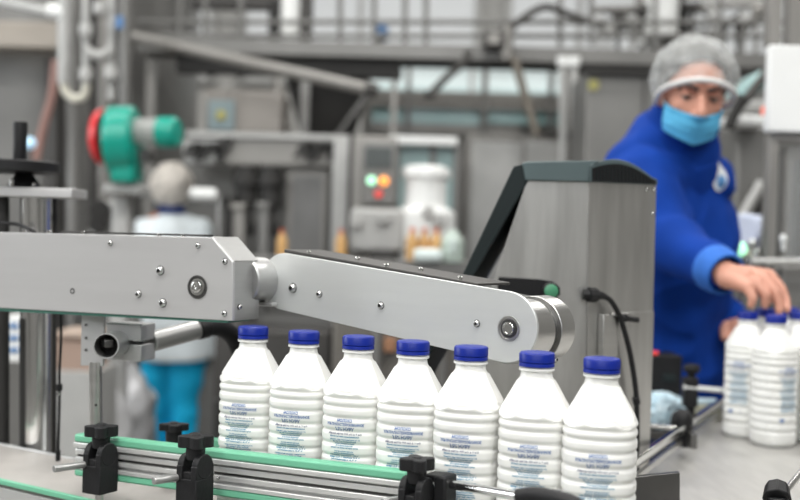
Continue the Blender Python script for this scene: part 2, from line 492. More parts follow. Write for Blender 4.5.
def rail_clamp(px, py, Y, label, rod_len=0.075, post=True, s=1.0, rod_mat=None):
    """py = centre of the rod hole; the clamp body stands in front of the rail"""
    c = P(px, py, Y); r = thing('rail_clamp', label, 'clamp', c, 'black clamps along the front guide rail')
    M = Matrix((rd, rn, V((0, 0, 1)))).transposed()
    b = MB().box(c + V((0, 0, -0.016 * s)), (0.030 * s, 0.030 * s, 0.034 * s), M)
    for k in (-1, 1):
        b.box(c + rd * (0.0105 * s * k) + V((0, 0, 0.006 * s)), (0.0085 * s, 0.030 * s, 0.020 * s), M)
        b.cyl(c + rd * (0.0105 * s * k - 0.00425 * s) + V((0, 0, 0.014 * s)), c + rd * (0.0105 * s * k + 0.00425 * s) + V((0, 0, 0.014 * s)), 0.014 * s, seg=20)
    b.box(c + rd * (-0.004 * s) + V((0, 0, 0.0)), (0.018 * s, 0.026 * s, 0.018 * s), M)
    b.build('clamp_body', black, r, 0.0016)
    wing_knob(c + V((0, 0, 0.0415 * s)), 0.0200 * s, 0.0135 * s, 0.014 * s, r)
    a = c + rn * -0.03 * s + V((0, 0, 0.002)); e = c + rn * rod_len + rd * -0.028 + V((0, 0, 0.002))
    MB().cyl(a, e, 0.0052).build('rod', rod_mat or end_steel, r, 0.0007)
    if post:
        MB().cyl(c + V((0, 0, -0.030)), c + V((0.0, 0, -0.16)), 0.0065).build('post', steel, r)
    return r


rail_clamp(100.5, 465, 1.61, 'black rail clamp with silver rod at the free end of the green guide rail', 0.062, s=1.2)
rail_clamp(195, 478, 1.49, 'black rail clamp with silver rod below the first two milk bottles of the row', 0.050, s=1.2)
# rear knob behind the rail
kr = P(174, 427, 1.76)
r = thing('rail_clamp', 'black clamp knob poking up behind the green rail beside the blue trousers', 'clamp', kr)
wing_knob(kr, 0.0235, 0.011, 0.03, r)
MB().box(kr + V((0, 0, -0.060)), (0.03, 0.03, 0.05)).build('clamp_body', black, r, 0.0016)
# clamp at the end of the rail + bent rod
c3 = P(417, 488, 1.335)
r = rail_clamp(416, 502, 1.32, 'black rail clamp with twin block where the green rail ends', 0.03, post=True, s=1.1)
M = Matrix((rd, rn, V((0, 0, 1)))).transposed()
MB().box(P(445, 491, 1.33), (0.017, 0.030, 0.040), M).box(P(438, 477, 1.335), (0.028, 0.028, 0.009), M).build('side_block', black, r, 0.003)
r = thing('steel_rod', 'thin polished steel rod running from the twin clamp in front of the bottles', 'rod', P(487, 490, 1.27))
MB().cyl(P(448, 484, 1.33), P(524, 497, 1.22), 0.0056).build('shaft', chrome, r, 0.0006)
MB().ptube([(518, 497, 1.215), (540, 496, 1.20), (575, 505, 1.17), (600, 525, 1.16)], 0.0095, 12).build('rubber_sleeve', black, r)

# ------------------------------------------------------------------ milk bottles
BH = 0.270
GROOVES = [0.0795, 0.0905, 0.105, 0.1225, 0.139, 0.1555, 0.172, 0.1885, 0.205, 0.2215, 0.238]


def body_r(th, d):
    """radius of the moulded bottle at angle th and distance d below the top of the cap"""
    n = 3.0; a = 0.0432
    c, s_ = abs(math.cos(th)), abs(math.sin(th))
    base = a / ((c ** n + s_ ** n) ** (1 / n))
    base = base * 0.6 + 0.0440 * 0.4
    q = 0.0
    for i, g in enumerate(GROOVES):
        wd = 0.0024
        q = max(q, math.exp(-((d - g) / wd) ** 2))
    r = base - 0.0024 * q
    if d > 0.258: r -= 0.006 * ((d - 0.258) / 0.012) ** 2
    if d < 0.105:
        ph = ((th + math.pi / 8) % (math.pi / 4)) - math.pi / 8
        ap = 0.0195 + max(0, d - 0.0295) * 0.545
        if d > 0.034:
            q_ = ap / math.cos(ph)
            if q_ < r: r = min(q_, r - 0.0022)
        else: r = min(r, max(0.0195, ap))
    if d < 0.0255: r = 0.0185
    return r


def bottle_body():
    bm = bmesh.new(); N = 112
    ds = [0.0165, 0.0193, 0.0194, 0.0220, 0.0221] + [0.0296 + i * (0.27 - 0.0296) / 150 for i in range(151)]
    rings = []
    for i, d in enumerate(ds):
        ring = []
        for k in range(N):
            th = 2 * math.pi * k / N
            r = body_r(th, d)
            if 0.01935 < d < 0.02205: r = 0.0214
            ring.append(bm.verts.new((r * math.cos(th), r * math.sin(th), BH - d)))
        rings.append(ring)
    for A, B in zip(rings, rings[1:]):
        for k in range(N): bm.faces.new((A[k], A[(k + 1) % N], B[(k + 1) % N], B[k]))
    c = bm.verts.new((0, 0, 0.002))
    for k in range(N): bm.faces.new((rings[-1][(k + 1) % N], rings[-1][k], c))
    mb = MB(); mb.bm.free(); mb.bm = bm
    return mb.mesh('bottle_body', 60)


def text_mesh(lines, name, bold=0.03):
    """printed lines (text, distance below cap top, letter height, width, bold) wrapped on the bottle wall facing -Y"""
    out = bmesh.new()
    for (txt, d, h, wd) in lines:
        cu = bpy.data.curves.new('t', 'FONT'); cu.body = txt; cu.size = 1.0; cu.align_x = 'CENTER'; cu.resolution_u = 1
        cu.offset = bold
        o = bpy.data.objects.new('t', cu); col.objects.link(o)
        me = evald(o)
        bpy.data.objects.remove(o)
        xs = [v.co.x for v in me.vertices]; ys = [v.co.y for v in me.vertices]
        sx = wd / (max(xs) - min(xs)); sy = h / 0.72
        for v in me.vertices:
            u = (v.co.x - (max(xs) + min(xs)) / 2) * sx; dd = d - v.co.y * sy
            th = -math.pi / 2 + u / 0.0435
            rr = body_r(th, dd) + 0.0004
            v.co = V((rr * math.cos(th), rr * math.sin(th), BH - dd))
        out.from_mesh(me)
    me = bpy.data.meshes.new(name); out.to_mesh(me); out.free()
    return me


HEAD = [('МОЛОКО', .1100, .0036, .021), ('УЛЬТРАПАСТЕРИЗОВАННОЕ', .1150, .0033, .051), ('2,5% ЖИРУ', .1216, .0046, .026)]
SMALL = [('Масса нетто 900 мл ± 9 мл', .1268, .0026, .046)]
FINE = [('Молоко питьевое нормализованное', .1300, .0019, .040), ('хранить при температуре от +2', .1340, .0017, .042), ('до +25 °С и относительной', .1366, .0017, .032),
        ('влажности воздуха не более', .1394, .0017, .028), ('75 % после вскрытия', .1420, .0017, .024), ('хранить не более четырех суток', .1447, .0019, .038),
        ('Состав: молоко цельное', .1492, .0017, .026), ('молоко обезжиренное', .1518, .0017, .028), ('пищевая ценность 100 г', .1545, .0018, .040),
        ('жир 2,5 г белок 2,9 г', .1573, .0018, .044), ('углеводы 4,7 г', .1600, .0018, .036),
        ('энергетическая ценность', .1645, .0017, .044), ('53 ккал 222 кДж', .1672, .0017, .034), ('изготовитель молочный', .1700, .0017, .038), ('комбинат город', .1727, .0017, .030),
        ('Адрес производства', .1760, .0017, .034), ('улица Заводская', .1788, .0017, .038), ('телефон горячей линии', .1815, .0017, .040), ('годен до указано', .1843, .0017, .034),
        ('дата изготовления', .1880, .0017, .036), ('на горловине бутылки', .1908, .0017, .040), ('вскрыть до', .1936, .0017, .030), ('беречь от солнца', .1965, .0017, .036)]


def heart_mesh():
    bm = bmesh.new(); vs = []
    for i in range(40):
        t = 2 * math.pi * i / 40
        x = 16 * math.sin(t) ** 3 / 16 * 0.0052 - 0.015; y = (13 * math.cos(t) - 5 * math.cos(2 * t) - 2 * math.cos(3 * t) - math.cos(4 * t)) / 16 * 0.0050
        d = 0.213 - y; th = -math.pi / 2 + x / 0.0435; rr = body_r(th, d) + 0.0005
        vs.append(bm.verts.new((rr * math.cos(th), rr * math.sin(th), BH - d)))
    bm.faces.new(vs); me = bpy.data.meshes.new('heart'); bm.to_mesh(me); bm.free()
    return me


def cap_mb():
    mb = MB(); n = 96
    prof = [(0, 0), (0.0180, 0), (0.0200, -0.0004), (0.0208, -0.0014)]
    mb.lathe([(r, BH + z) for r, z in prof], (0, 0, 0), seg=n)
    top = [v for v in mb.bm.verts if abs(v.co.z - (BH - 0.0014)) < 1e-6]
    top.sort(key=lambda v: math.atan2(v.co.y, v.co.x))
    prev = top
    for z in (-0.0022, -0.0118, -0.0124):
        ring = []
        for i in range(n):
            a = math.atan2(top[i].co.y, top[i].co.x)
            rr = 0.0212 + (0.00035 if i % 2 else -0.00015) * (1 if z != -0.0124 else 0) - (0.0010 if z == -0.0124 else 0)
            ring.append(mb.bm.verts.new((rr * math.cos(a), rr * math.sin(a), BH + z)))
        for i in range(n): mb.bm.faces.new((prev[i], prev[(i + 1) % n], ring[(i + 1) % n], ring[i]))
        prev = ring
    return mb


bottle = thing('milk_bottle', 'x', 'bottle', (0, 0, 0))
bo = link('bottle_body', bottle_body(), milk, bottle)
cp = cap_mb().build('cap', capblue, bottle, ang=50)
MB().lathe([(0.0202, BH - 0.0126), (0.0213, BH - 0.0130), (0.0216, BH - 0.0170), (0.0208, BH - 0.0177), (0.0176, BH - 0.0177)], (0, 0, 0), seg=64).build('tamper_ring', capblue, cp)
lp = link('printed_label', text_mesh(HEAD, 'printed_label', .03), ink, bottle, 'dark blue heading print')
link('small_print', text_mesh(SMALL, 'small_print'), ink_dark, lp)
link('fine_print', text_mesh(FINE, 'fine_print', .04), ink_teal, lp)
link('heart_mark', heart_mesh(), ink, lp)
link('date_print', text_mesh([('15.08.16', .2145, .0030, .016)], 'date_print'), ink_dark, lp)
for v in [o for o in lp.children if o.name.startswith('date_print')][0].data.vertices:
    a = 0.28; x, y = v.co.x, v.co.y
    v.co.x = x * math.cos(a) - y * math.sin(a); v.co.y = x * math.sin(a) + y * math.cos(a)
LBL = ['blue-capped milk bottle at the start of the row, under the box arm end',
       'blue-capped milk bottle second from the box arm, below the swivel drum',
       'blue-capped milk bottle third from the box arm, against the silver arm',
       'blue-capped milk bottle at the middle of the row of seven',
       'blue-capped milk bottle standing just before the bearing of the silver arm',
       'blue-capped milk bottle overlapping the rounded roller end of the silver arm',
       'largest-looking blue-capped milk bottle, last of the row, before the steel cabinet']
PX = [253, 303.8, 358.3, 413, 471, 537, 602]
yaw0 = R(-17)
for i in range(7):
    o = bottle if i == 0 else copy_tree(bottle)
    # position on the row line along the ray through PX
    d = ray(PX[i], 340 + i * 4); p = ROW0 - CAM
    # solve CAM + d*s = ROW0 + ROWD*t in xy
    det = d.x * -ROWD.y + ROWD.x * d.y
    s_ = (p.x * -ROWD.y + ROWD.x * p.y) / det
    q = CAM + d * s_
    o.location = (q.x, q.y, BZ); o.rotation_euler = (0, 0, yaw0 + R([0, 1, -2, 2, -1, 1, 5][i]))
    o['label'] = LBL[i]; o['group'] = 'milk bottles in the row on the conveyor'
TZ = 0.887
RL = [(776, 2.30, 24, 'blue-capped milk bottle with heart mark, frontmost of the far cluster, on the steel table'),
      (747.5, 2.395, -38, 'blue-capped milk bottle at the corner of the cluster, beside the blue jacket'),
      (798.5, 2.44, 24, 'blue-capped milk bottle directly behind the frontmost one of the cluster'),
      (765, 2.51, 8, 'blue-capped milk bottle under the worker\'s curled fingers, mostly hidden'),
      (822, 2.33, 24, 'blue-capped milk bottle at the cut-off edge of the cluster'),
      (789, 2.585, 8, 'blue-capped milk bottle deep in the cluster behind the fingertips'),
      (815, 2.56, 8, 'blue-capped milk bottle farthest back in the cluster by the acrylic door')]
for (px, Y, yw, lb) in RL:
    o = copy_tree(bottle); q = P(px, 330, Y); o.location = (q.x, q.y, TZ); o.rotation_euler = (0, 0, R(yw))
    o['label'] = lb; o['group'] = 'milk bottles gathered under the worker\'s hand'

# ------------------------------------------------------------------ upper box arm
A = Plane(-60, 1.856, 232, 1.6)
arm = thing('box_arm', 'long grey metal box arm with bearing and screws above the first bottle', 'machine arm', A.at(120, 310) - A.n * 0.035)
outer = [A.at(-60, 230.5), A.at(212, 237.5), A.at(232.5, 262), A.at(232.5, 321), A.at(-60, 304.5)]
MB().prism(outer, -A.n * 0.006).build('front_plate', alu_box, arm, 0.0008)
inner = [A.at(-60, 232, -0.006), A.at(211, 239, -0.006), A.at(230.5, 263, -0.006), A.at(230.5, 319.5, -0.006), A.at(-60, 303, -0.006)]
MB().prism([p for p in inner], -A.n * 0.062).build('box_body', alu_box, arm, 0.001)
MB().prism([A.at(-60, 303.5, -0.004), A.at(228, 319.8, -0.004), A.at(228, 322.8, -0.004), A.at(-60, 307.8, -0.004)], -A.n * 0.055).build('drive_belt', teal_rail, arm)
# end cap folded over the chamfered end
e = [A.at(211.5, 237.2, -0.0065), A.at(232.5, 261.6, -0.0065), A.at(232.8, 321, -0.0065)]
mb = MB(); q = [p - A.n * 0.064 for p in e]
th = V((A.u.x, A.u.y, 0)) * 0.003
mb.prism([e[0], q[0], q[1], e[1]], th + V((0, 0, .001))); mb.prism([e[1], q[1], q[2], e[2]], th)
mb.build('end_cap', end_steel, arm, 0.0006)
for (x, y, rr_) in [(110.5, 243, .0042), (198, 245.5, .0042), (225, 261.5, .0042), (160.5, 270.5, .0066), (138.5, 294, .0052), (163, 303, .0062), (224.5, 313.5, .0042)]:
    screw(A.at(x, y, 0.0), A.n, rr_, arm)
MB().lathe([(.0045, -.001), (.0045, .0004), (.0030, .0006), (.0028, -.0005), (0, -.0008)], A.at(72.5, 291), A.n, 16).build('tapped_hole', black_matt, arm)
bc = A.at(197.5, 287)
be = MB().lathe([(.0172, -.001), (.0172, .0012), (.0145, .0014), (.0142, .0004), (.0125, .0003)], bc, A.n, 32).build('bearing', dark_steel, arm)
MB().lathe([(.0125, 0), (.0123, .0016), (.0098, .0018), (.0095, .0008)], bc, A.n, 32).build('bearing_race', steel, be)
MB().lathe([(.0088, 0), (.0086, .0034), (.0075, .004), (.0034, .004), (.0030, .0012), (0, .001)], bc, A.n, 32).build('shaft_end', chrome, be)
for (x, y) in [(25, 231.6), (49, 232.2), (83, 233.2), (159, 236.0), (183, 236.8)]:
    p = A.at(x, y, -0.012)
    MB().lathe([(.0035, -.003), (.0035, .002), (.002, .0035), (0, .0037)], p, (0, 0, 1), 12).build('top_screw', chrome, arm)
screw(e[2] + V((0, 0, 0.02)) - A.n * 0.012 + th, V((A.u.x, A.u.y, 0)), 0.0036, arm)
MB().prism([A.at(60, 232.6, -0.02), A.at(205, 236.6, -0.02), A.at(205, 234.6, -0.02), A.at(60, 230.8, -0.02)], -A.n * 0.02).build('top_belt', dark_steel, arm)

# ------------------------------------------------------------------ lower silver arm with roller
Bp = Plane(255, 1.703, 520, 1.43)
armb = thing('roller_arm', 'silver plate arm with rounded roller end sloping behind the bottles', 'machine arm', Bp.at(400, 330) - Bp.n * 0.04)
cL = Bp.at(283, 281.5); cR = Bp.at(505.5, 327.0)
rL = (Bp.at(283, 253.2) - cL).length; rR = (Bp.at(505.5, 291.0) - cR).length


def stadium(c0, r0, c1, r1, u, n=20, off=V((0, 0, 0)), square_left=False):
    up = V((0, 0, 1)); d = c1 - c0; a0 = math.atan2(d.z, d.dot(u))
    k = math.acos(max(-1, min(1, (r0 - r1) / d.length))); pts = []
    for i in range(n + 1):
        a = a0 - k + (2 * k) * i / n
        pts.append(c1 + (u * math.cos(a) + up * math.sin(a)) * r1 + off)
    for i in range(n + 1):
        a = a0 + k + (2 * math.pi - 2 * k) * i / n
        pts.append(c0 + (u * math.cos(a) + up * math.sin(a)) * r0 + off)
    return pts


MB().prism(stadium(cL, rL, cR, rR, Bp.u), -Bp.n * 0.005).build('front_plate', alu, armb, 0.0008)
MB().prism(stadium(cL - Bp.n * 0.105, rL * 0.9, cR - Bp.n * 0.110 - V((0, 0, .01)), rR * 0.8, Bp.u), -Bp.n * 0.004).build('rear_plate', alu, armb, 0.0008)
MB().prism(stadium(cL - Bp.n * 0.006, rL * 0.93, cR - Bp.n * 0.006, rR * 0.72, Bp.u), -Bp.n * 0.098).build('core', dark_steel, armb)
# dark belt running over the top, slightly proud of the plate
t0 = Bp.at(284, 252.5, -0.012); t1 = Bp.at(478, 286.0, -0.012)
MB().prism([t0, t1, t1 + V((0, 0, .0035)), t0 + V((0, 0, .0050))], -Bp.n * 0.085).build('top_belt', deep_grey, armb, 0.001)
# roller drums
rc = cR - Bp.n * 0.007 - V((0, 0, 0.007))
MB().cyl(rc, rc - Bp.n * 0.052, rR * 0.90, seg=48).build('roller', steel, armb, 0.0008)
MB().cyl(rc - Bp.n * 0.064, rc - Bp.n * 0.102, rR * 0.97, seg=48).build('roller', steel, armb, 0.0008)
MB().cyl(rc - Bp.n * 0.050, rc - Bp.n * 0.066, rR * 0.82, seg=48).build('roller_groove', dark_steel, armb)
# swivel drum between both arms
dc = Bp.at(261, 280, 0.0); dr = (Bp.at(261, 257.0) - dc).length
MB().lathe([(0, 0.042), (dr * .95, 0.042), (dr, 0.040), (dr, 0.0)], dc, Bp.n, 48).build('swivel_drum', end_steel, armb)
MB().box(Bp.at(266, 304, 0.012), (0.035, 0.012, 0.006), Matrix.Rotation(math.atan2(Bp.u.y, Bp.u.x), 3, 'Z')).build('swivel_bracket', steel, armb, 0.001)
for (x, y, rr_) in [(293, 288, .0068), (319.5, 294, .0050), (381, 305.5, .0050), (476.8, 323.5, .0046)]:
    screw(Bp.at(x, y), Bp.n, rr_, armb)
bc = Bp.at(509, 328.5)
be = MB().lathe([(.0162, -.001), (.0162, .0016), (.0138, .0018), (.0135, .0006), (.0118, .0005)], bc, Bp.n, 36).build('bearing', steel, armb)
MB().lathe([(.0135, .0004), (.0120, .0006)], bc, Bp.n, 32).build('bearing_seal', black_matt, be)
MB().lathe([(.0118, 0), (.0116, .0016), (.0090, .0018), (.0088, .0009)], bc, Bp.n, 32).build('bearing_race', dark_steel, be)
MB().lathe([(.0085, 0), (.0083, .0030), (.0076, .0036), (.0062, .0036), (.0058, .0028), (0, .0028)], bc, Bp.n, 32).build('shaft_end', chrome, be)
for t in (0.13, 0.34, 0.55, 0.67, 0.91):
    p = t0.lerp(t1, t) + V((0, 0, .0055)) - Bp.n * (0.004 if t not in (0.34, 0.67) else 0.03)
    MB().lathe([(.0036, -.003), (.0036, .002), (.002, .0036), (0, .0038)], p, (0, 0, 1), 12).build('top_screw', chrome, armb)
screw(rc - Bp.n * 0.084 + V((0, 0, -rR * .86)) + Bp.u * rR * .55, Bp.u, .0038, armb)

# ------------------------------------------------------------------ clamp bracket, hose and rods below the box arm
br = thing('pipe_clamp_bracket', 'grey plate bracket clamping an open steel pipe under the box arm', 'bracket', P(95, 340, 1.74))
pb = MB().pbox(81, 312, 104, 366, 1.76, 0.008).build('bracket_plate', alu_box, br, 0.001)
for y in (325, 338, 350): MB().lathe([(.0022, -.001), (.0022, .0008), (0, .0009)], P(86, y, 1.759), (0, -1, 0), 12).build('bolt_hole', dark_steel, pb)
clm = MB(); clm.box(P(131, 331, 1.76), (0.060, 0.05, 0.026), Matrix.Rotation(R(-14), 3, 'Z')); clm.box(P(131, 351, 1.76), (0.060, 0.05, 0.026), Matrix.Rotation(R(-14), 3, 'Z'))
clm.box(P(131, 341, 1.775), (0.056, 0.02, 0.012), Matrix.Rotation(R(-14), 3, 'Z'))
clm.build('clamp_block', alu_box, br, 0.0015)
pa, pe = P(106, 346, 1.655), P(126, 342, 1.80)
mbp = MB()
ax_ = (pe - pa).normalized()
mbp.lathe([(.0175, 0), (.0195, 0), (.0195, .16), (.0175, .16), (.0165, .06), (.0175, 0)], pa, ax_, 32)
mbp.build('pipe', end_steel, br)
MB().lathe([(0, .05), (.0170, .05)], pa, ax_, 24).build('pipe_core', near_black, br)  # near-black disc stands in for the shade inside the open pipe
MB().box(pa + ax_ * .02 + V((-.004, 0, .004)), (0.014, 0.03, 0.012), Matrix.Rotation(R(30), 3, 'Z')).build('pipe_insert', dark_steel, br, 0.002)
MB().cyl(P(150, 342, 1.78), P(199, 329, 1.86), 0.0165).build('rod', end_steel, br, 0.001)
MB().cyl(P(197, 329.5, 1.855), P(207, 327, 1.87), 0.018).build('hose_collar', black, br, 0.001)
MB().ptube([(205, 327.5, 1.868), (218, 327, 1.90), (230, 333, 1.93), (238, 346, 1.96), (244, 370, 2.0)], 0.0155, 14).build('hose', black_matt, br)
r = thing('support_rod', 'thin steel upright rod standing between the pipe bracket and the first rail clamp', 'rod', P(95.5, 430, 1.74))
MB().cyl(P(95.5, 362, 1.765), P(97, 520, 1.765), 0.0100).build('shaft', steel, r)
MB().cyl(P(96, 405, 1.7), P(96, 405, 1.72), 0.002).build('pin_hole', near_black, r)

# ------------------------------------------------------------------ hand wheel column at the far side of the box arm
hc = thing('crank_column', 'steel column with black crank wheel and upright grip rising above the box arm', 'crank column', P(34, 400, 2.02) * 1.0)
Yc = 2.06
MB().cyl(P(36, 197, Yc), P(36, 640, Yc), 0.0285, seg=36).build('main_column', chrome, hc)
MB().cyl(P(48, 197, Yc + .04), P(48, 640, Yc + .04), 0.016, seg=24).build('rear_column', near_black, hc)
MB().cyl(P(24, 318, Yc - .02), P(24, 640, Yc - .02), 0.0085, seg=16).build('side_rail', near_black, hc)
MB().cyl(P(3, 197, Yc), P(3, 640, Yc), 0.0115, seg=16).build('side_rail', near_black, hc)
MB().cyl(P(48, 214, Yc + .02), P(48, 221, Yc + .02), 0.0175, seg=16).build('column_ring', near_black, hc)
MB().pbox(-30, 187, 72, 196.5, Yc - .045, 0.10).build('head_plate', alu_box, hc, 0.0015)
MB().lathe([(.030, 0), (.026, .008), (.018, .020), (.016, .026)], P(24, 187, Yc), (0, 0, 1), 24).build('hub', black, hc)
wb = MB(); ws = P(62, 167, Yc); wl = P(-34, 167, Yc)
wc = P(14, 167, Yc)
wb.lathe([(.081, -.0105), (.084, -.008), (.084, .008), (.081, .0105), (.055, .009), (.020, .010), (0, .010)], wc, (0, 0, 1), 48)
wb.lathe([(0, -.010), (.020, -.010), (.055, -.009), (.081, -.0105)], wc, (0, 0, 1), 48)
wb.build('crank_wheel', black, hc)
MB().lathe([(.0115, 0), (.0125, .006), (.0118, .030), (.0135, .066), (.0125, .073), (.0, .076)], P(19.5, 161.5, Yc), (0, 0, 1), 20).build('grip', black, hc)
MB().lathe([(.004, 0), (.004, .012), (.0, .014)], P(12, 186, Yc - .03), (0, 0, 1), 12).build('stud', chrome, hc)
MB().lathe([(.004, 0), (.004, .005), (.0, .006)], P(34, 186, Yc - .03), (0, 0, 1), 12).build('stud', chrome, hc)
r = thing('black_cable', 'thin black cable looping over the box arm by the crank column', 'cable', P(10, 229, 1.93))
MB().ptube([(-20, 224, 1.93), (10, 223.5, 1.93), (22, 226, 1.92), (34, 232, 1.90), (40, 240, 1.93)], 0.0032).build('wire', black, r)
r = thing('sensor_cable', 'thin black sensor cable with connector hanging beside the steel column', 'cable', P(59, 400, 1.85))
MB().ptube([(61, 312, 1.86), (61, 340, 1.86), (59.5, 370, 1.86), (59.5, 395, 1.86), (59, 420, 1.86), (58, 460, 1.86)], 0.0024).build('wire', black, r)
MB().cyl(P(59.5, 384, 1.86), P(59.5, 391, 1.86), 0.005).build('connector', black, r, 0.001)
MB().cyl(P(59, 393, 1.86), P(59, 395, 1.86), 0.004).build('connector_ring', chrome, r)
MB().cyl(P(58, 450, 1.86), P(58, 461, 1.86), 0.0042).build('connector_plug', black, r)

# ------------------------------------------------------------------ steel cabinet machine with the slate lid
YL, YC, YR = 1.84, 1.86, 1.95
cab = thing('inspection_cabinet', 'brushed steel inspection cabinet with slanted side and arched slate lid', 'machine', P(590, 300, 2.2))
PL = Plane(462, YL, 588, YC); PRt = Plane(588, YC, 657, YR)
lf = [PL.at(526, 181), PL.at(588, 182), PL.at(584, 560), PL.at(420, 560), PL.at(420, 372)]
back = V((0.02, 0.22, 0))
mbL = MB(); mbL.prism([PL.at(527, 180), PL.at(588.2, 181), PL.at(583, 620), PL.at(380, 620)], V((0.03, 0.21, 0))); mbL.build('left_body', steel_cab, cab, 0.0004)
rt = [PRt.at(588.6, 181), PRt.at(656.5, 184), PRt.at(645, 620), PRt.at(584, 620)]
MB().prism(rt, V((0.0, 0.16, 0))).build('right_body', steel_cab, cab, 0.0004)
# dark slanted edge
MB().prism([PL.at(513.5, 166, .004), PL.at(526.5, 163, .004), PL.at(528.5, 180, .004), PL.at(470.5, 281.5, .004), PL.at(360, 480, .004), PL.at(345, 480, .004), PL.at(459, 281.5, .004)], V((0.045, 0.205, 0))).build('slanted_edge', lid_dark, cab, 0.002)
# lid: front band + arched end
MB().prism([PL.at(522, 163, .006), PL.at(528, 161.5, .006), PL.at(600, 160.5, .006), PL.at(590.5, 167, .006), PL.at(589.5, 182, .006), PL.at(525, 180.5, .006)], V((0.03, 0.20, 0))).build('lid_band', lid_grey, cab, 0.002)
arch = [PRt.at(589.5, 182, .006)]
for i in range(13):
    t = i / 12
    arch.append(PRt.at(590.5 + 67 * t, 164.6 + 15 * t ** 2.2 - 7.5 * math.sin(math.pi * min(1, t * 1.08)) , .006))
arch.append(PRt.at(657.5, 185, .006))
MB().prism(arch, V((-0.01, 0.16, 0.0))).build('lid_arch', lid_grey, cab, 0.001)
arch2 = [PRt.at(592.5, 181.5, .0075)]
for i in range(13):
    t = i / 12
    arch2.append(PRt.at(592.5 + 63.5 * t, 168.2 + 12.5 * t ** 2.2 - 6.2 * math.sin(math.pi * min(1, t * 1.08)), .0075))
arch2.append(PRt.at(656, 183.8, .0075))
vg = MB().prism(arch2, -PRt.n * 0.004).build('vent_grille', black_matt, cab)
for i in range(16):
    x = 597 + i * 3.6
    tt = (x - 592.5) / 63.5
    MB().beam(PRt.at(x, 169.5 + 12.5 * tt ** 2.2 - 6.2 * math.sin(math.pi * tt), .008), PRt.at(x, 181 + 2 * tt, .008), 0.0012, 0.0012).build('vent_rib', lid_dark, vg)
# recessed handle with green button
hp = []
for (x, y) in [(499, 277), (541, 279.5), (553, 281.5), (560, 287.5), (560.5, 294), (556, 299), (548, 300.5), (515, 300), (497, 300)]:
    hp.append(PL.at(x, y, .0035))
hn = MB().prism(hp, -PL.n * 0.004).build('handle_recess', black_matt, cab, 0.001)
MB().lathe([(.0150, 0), (.0150, .004), (.0125, .006), (.0120, .003)], PL.at(550.5, 291, .003), PL.n, 28).build('button_ring', black, hn)
gb = mat('green push button', (0.06, 0.24, 0.13), 0.4, 0, 0.05)
MB().lathe([(.0120, 0), (.0118, .006), (.010, .0072), (0, .0075)], PL.at(550.5, 291, .003), PL.n, 28).build('push_button', gb, hn)
for (x, y) in [(646.5, 189.5), (654, 189.5), (653, 213.5)]:
    screw(PRt.at(x, y, 0), PRt.n, .0034, cab)
# cable gland and cable
gl = MB(); g0 = PRt.at(583, 294, 0.006); g1 = PRt.at(603, 296, 0.012)
gl.cyl(g0, PRt.at(590, 294.6, .012), .0095, seg=8).cyl(PRt.at(588, 294.6, .012), PRt.at(596, 295.2, .014), .0125, seg=8).cyl(PRt.at(597, 295.2, .014), PRt.at(602, 295.6, .014), .0085, .0065, seg=16)
gl.cyl(PRt.at(602, 295.6, .014), PRt.at(606, 297, .016), .0062, .0048, seg=16)
gl.build('cable_gland', black, cab, 0.0008)
MB().tube([PRt.at(604, 296.3, .016), PRt.at(611, 301, .02), PRt.at(619, 315, .02), PRt.at(625, 333, .02), PRt.at(630, 353, .02), PRt.at(634, 376, .02), PRt.at(636.5, 400, .02), PRt.at(637, 440, .02), PRt.at(636, 500, .02)], .0046, 10).build('power_cable', black, cab)
MB().cyl(PRt.at(635.5, 397, .02), PRt.at(637, 404, .02), 0.0065).build('cable_joint', black, cab, 0.001)
# door panel with latch
MB().prism([PRt.at(598, 314, .001), PRt.at(613, 315.5, .001), PRt.at(611.5, 356, .001), PRt.at(597.5, 357, .001)], PRt.n * 0.014).build('hinge_block', steel, cab, 0.001)
MB().prism([PRt.at(613, 313, .001), PRt.at(653, 311, .001), PRt.at(648, 470, .001), PRt.at(609, 470, .001)], PRt.n * 0.003).build('door', steel_cab, cab, 0.0008)
MB().cyl(PRt.at(625, 318, .004), PRt.at(625, 318, .016), .007, seg=16).cyl(PRt.at(622, 318, .014), PRt.at(638, 320, .014), .0048, seg=12).build('latch', black, cab, 0.001)
MB().box((0.34, 2.0, 0.36), (0.24, 0.16, 0.72)).build('pedestal', steel, cab, 0.004)

# ------------------------------------------------------------------ steel table on the right with rails
tb = thing('accumulation_table', 'flat brushed steel accumulation table carrying the cluster of bottles', 'table', (1.0, 2.2, 0))
pl = [PZ(640, 474, TZ), PZ(735, 397, TZ)]
e0 = pl[0] + (pl[0] - pl[1]).normalized() * 0.26
tp = [e0, pl[1], V((1.9, pl[1].y, TZ)), V((1.9, 1.35, TZ)), V((0.55, 1.35, TZ))]
tab_top = mat('worn steel table top', (0.50, 0.49, 0.47), 0.48, 0.6, 0.06, 12, 0.12, 70, (6, 1, 1), rvar=0.06)
MB().prism([V((p.x, p.y, TZ - 0.006)) for p in tp], (0, 0, 0.0058)).build('table_top', tab_top, tb, 0.0008)
MB().prism([V((p.x, p.y, TZ - 0.06)) for p in [tp[0], tp[1], V((1.9, tp[1].y, 0)), V((1.9, 1.4, 0)), V((0.56, 1.4, 0))]], (0, 0, 0.053)).build('table_frame', steel, tb)
for (x, y) in [(0.6, 1.5), (1.8, 1.5), (1.8, 2.6), (0.9, 2.6)]:
    MB().cyl((x, y, 0), (x, y, TZ - 0.06), 0.02).build('leg', steel, tb)
sg = MB()
rg = thing('table_guide_rail', 'pair of slim steel guide bars leading along the edge of the steel table', 'guide rail', P(680, 440, 2.2))
MB().beam(P(632, 463, 1.72), P(724, 399, 2.66), 0.012, 0.013).build('upper_bar', chrome, rg, 0.002)
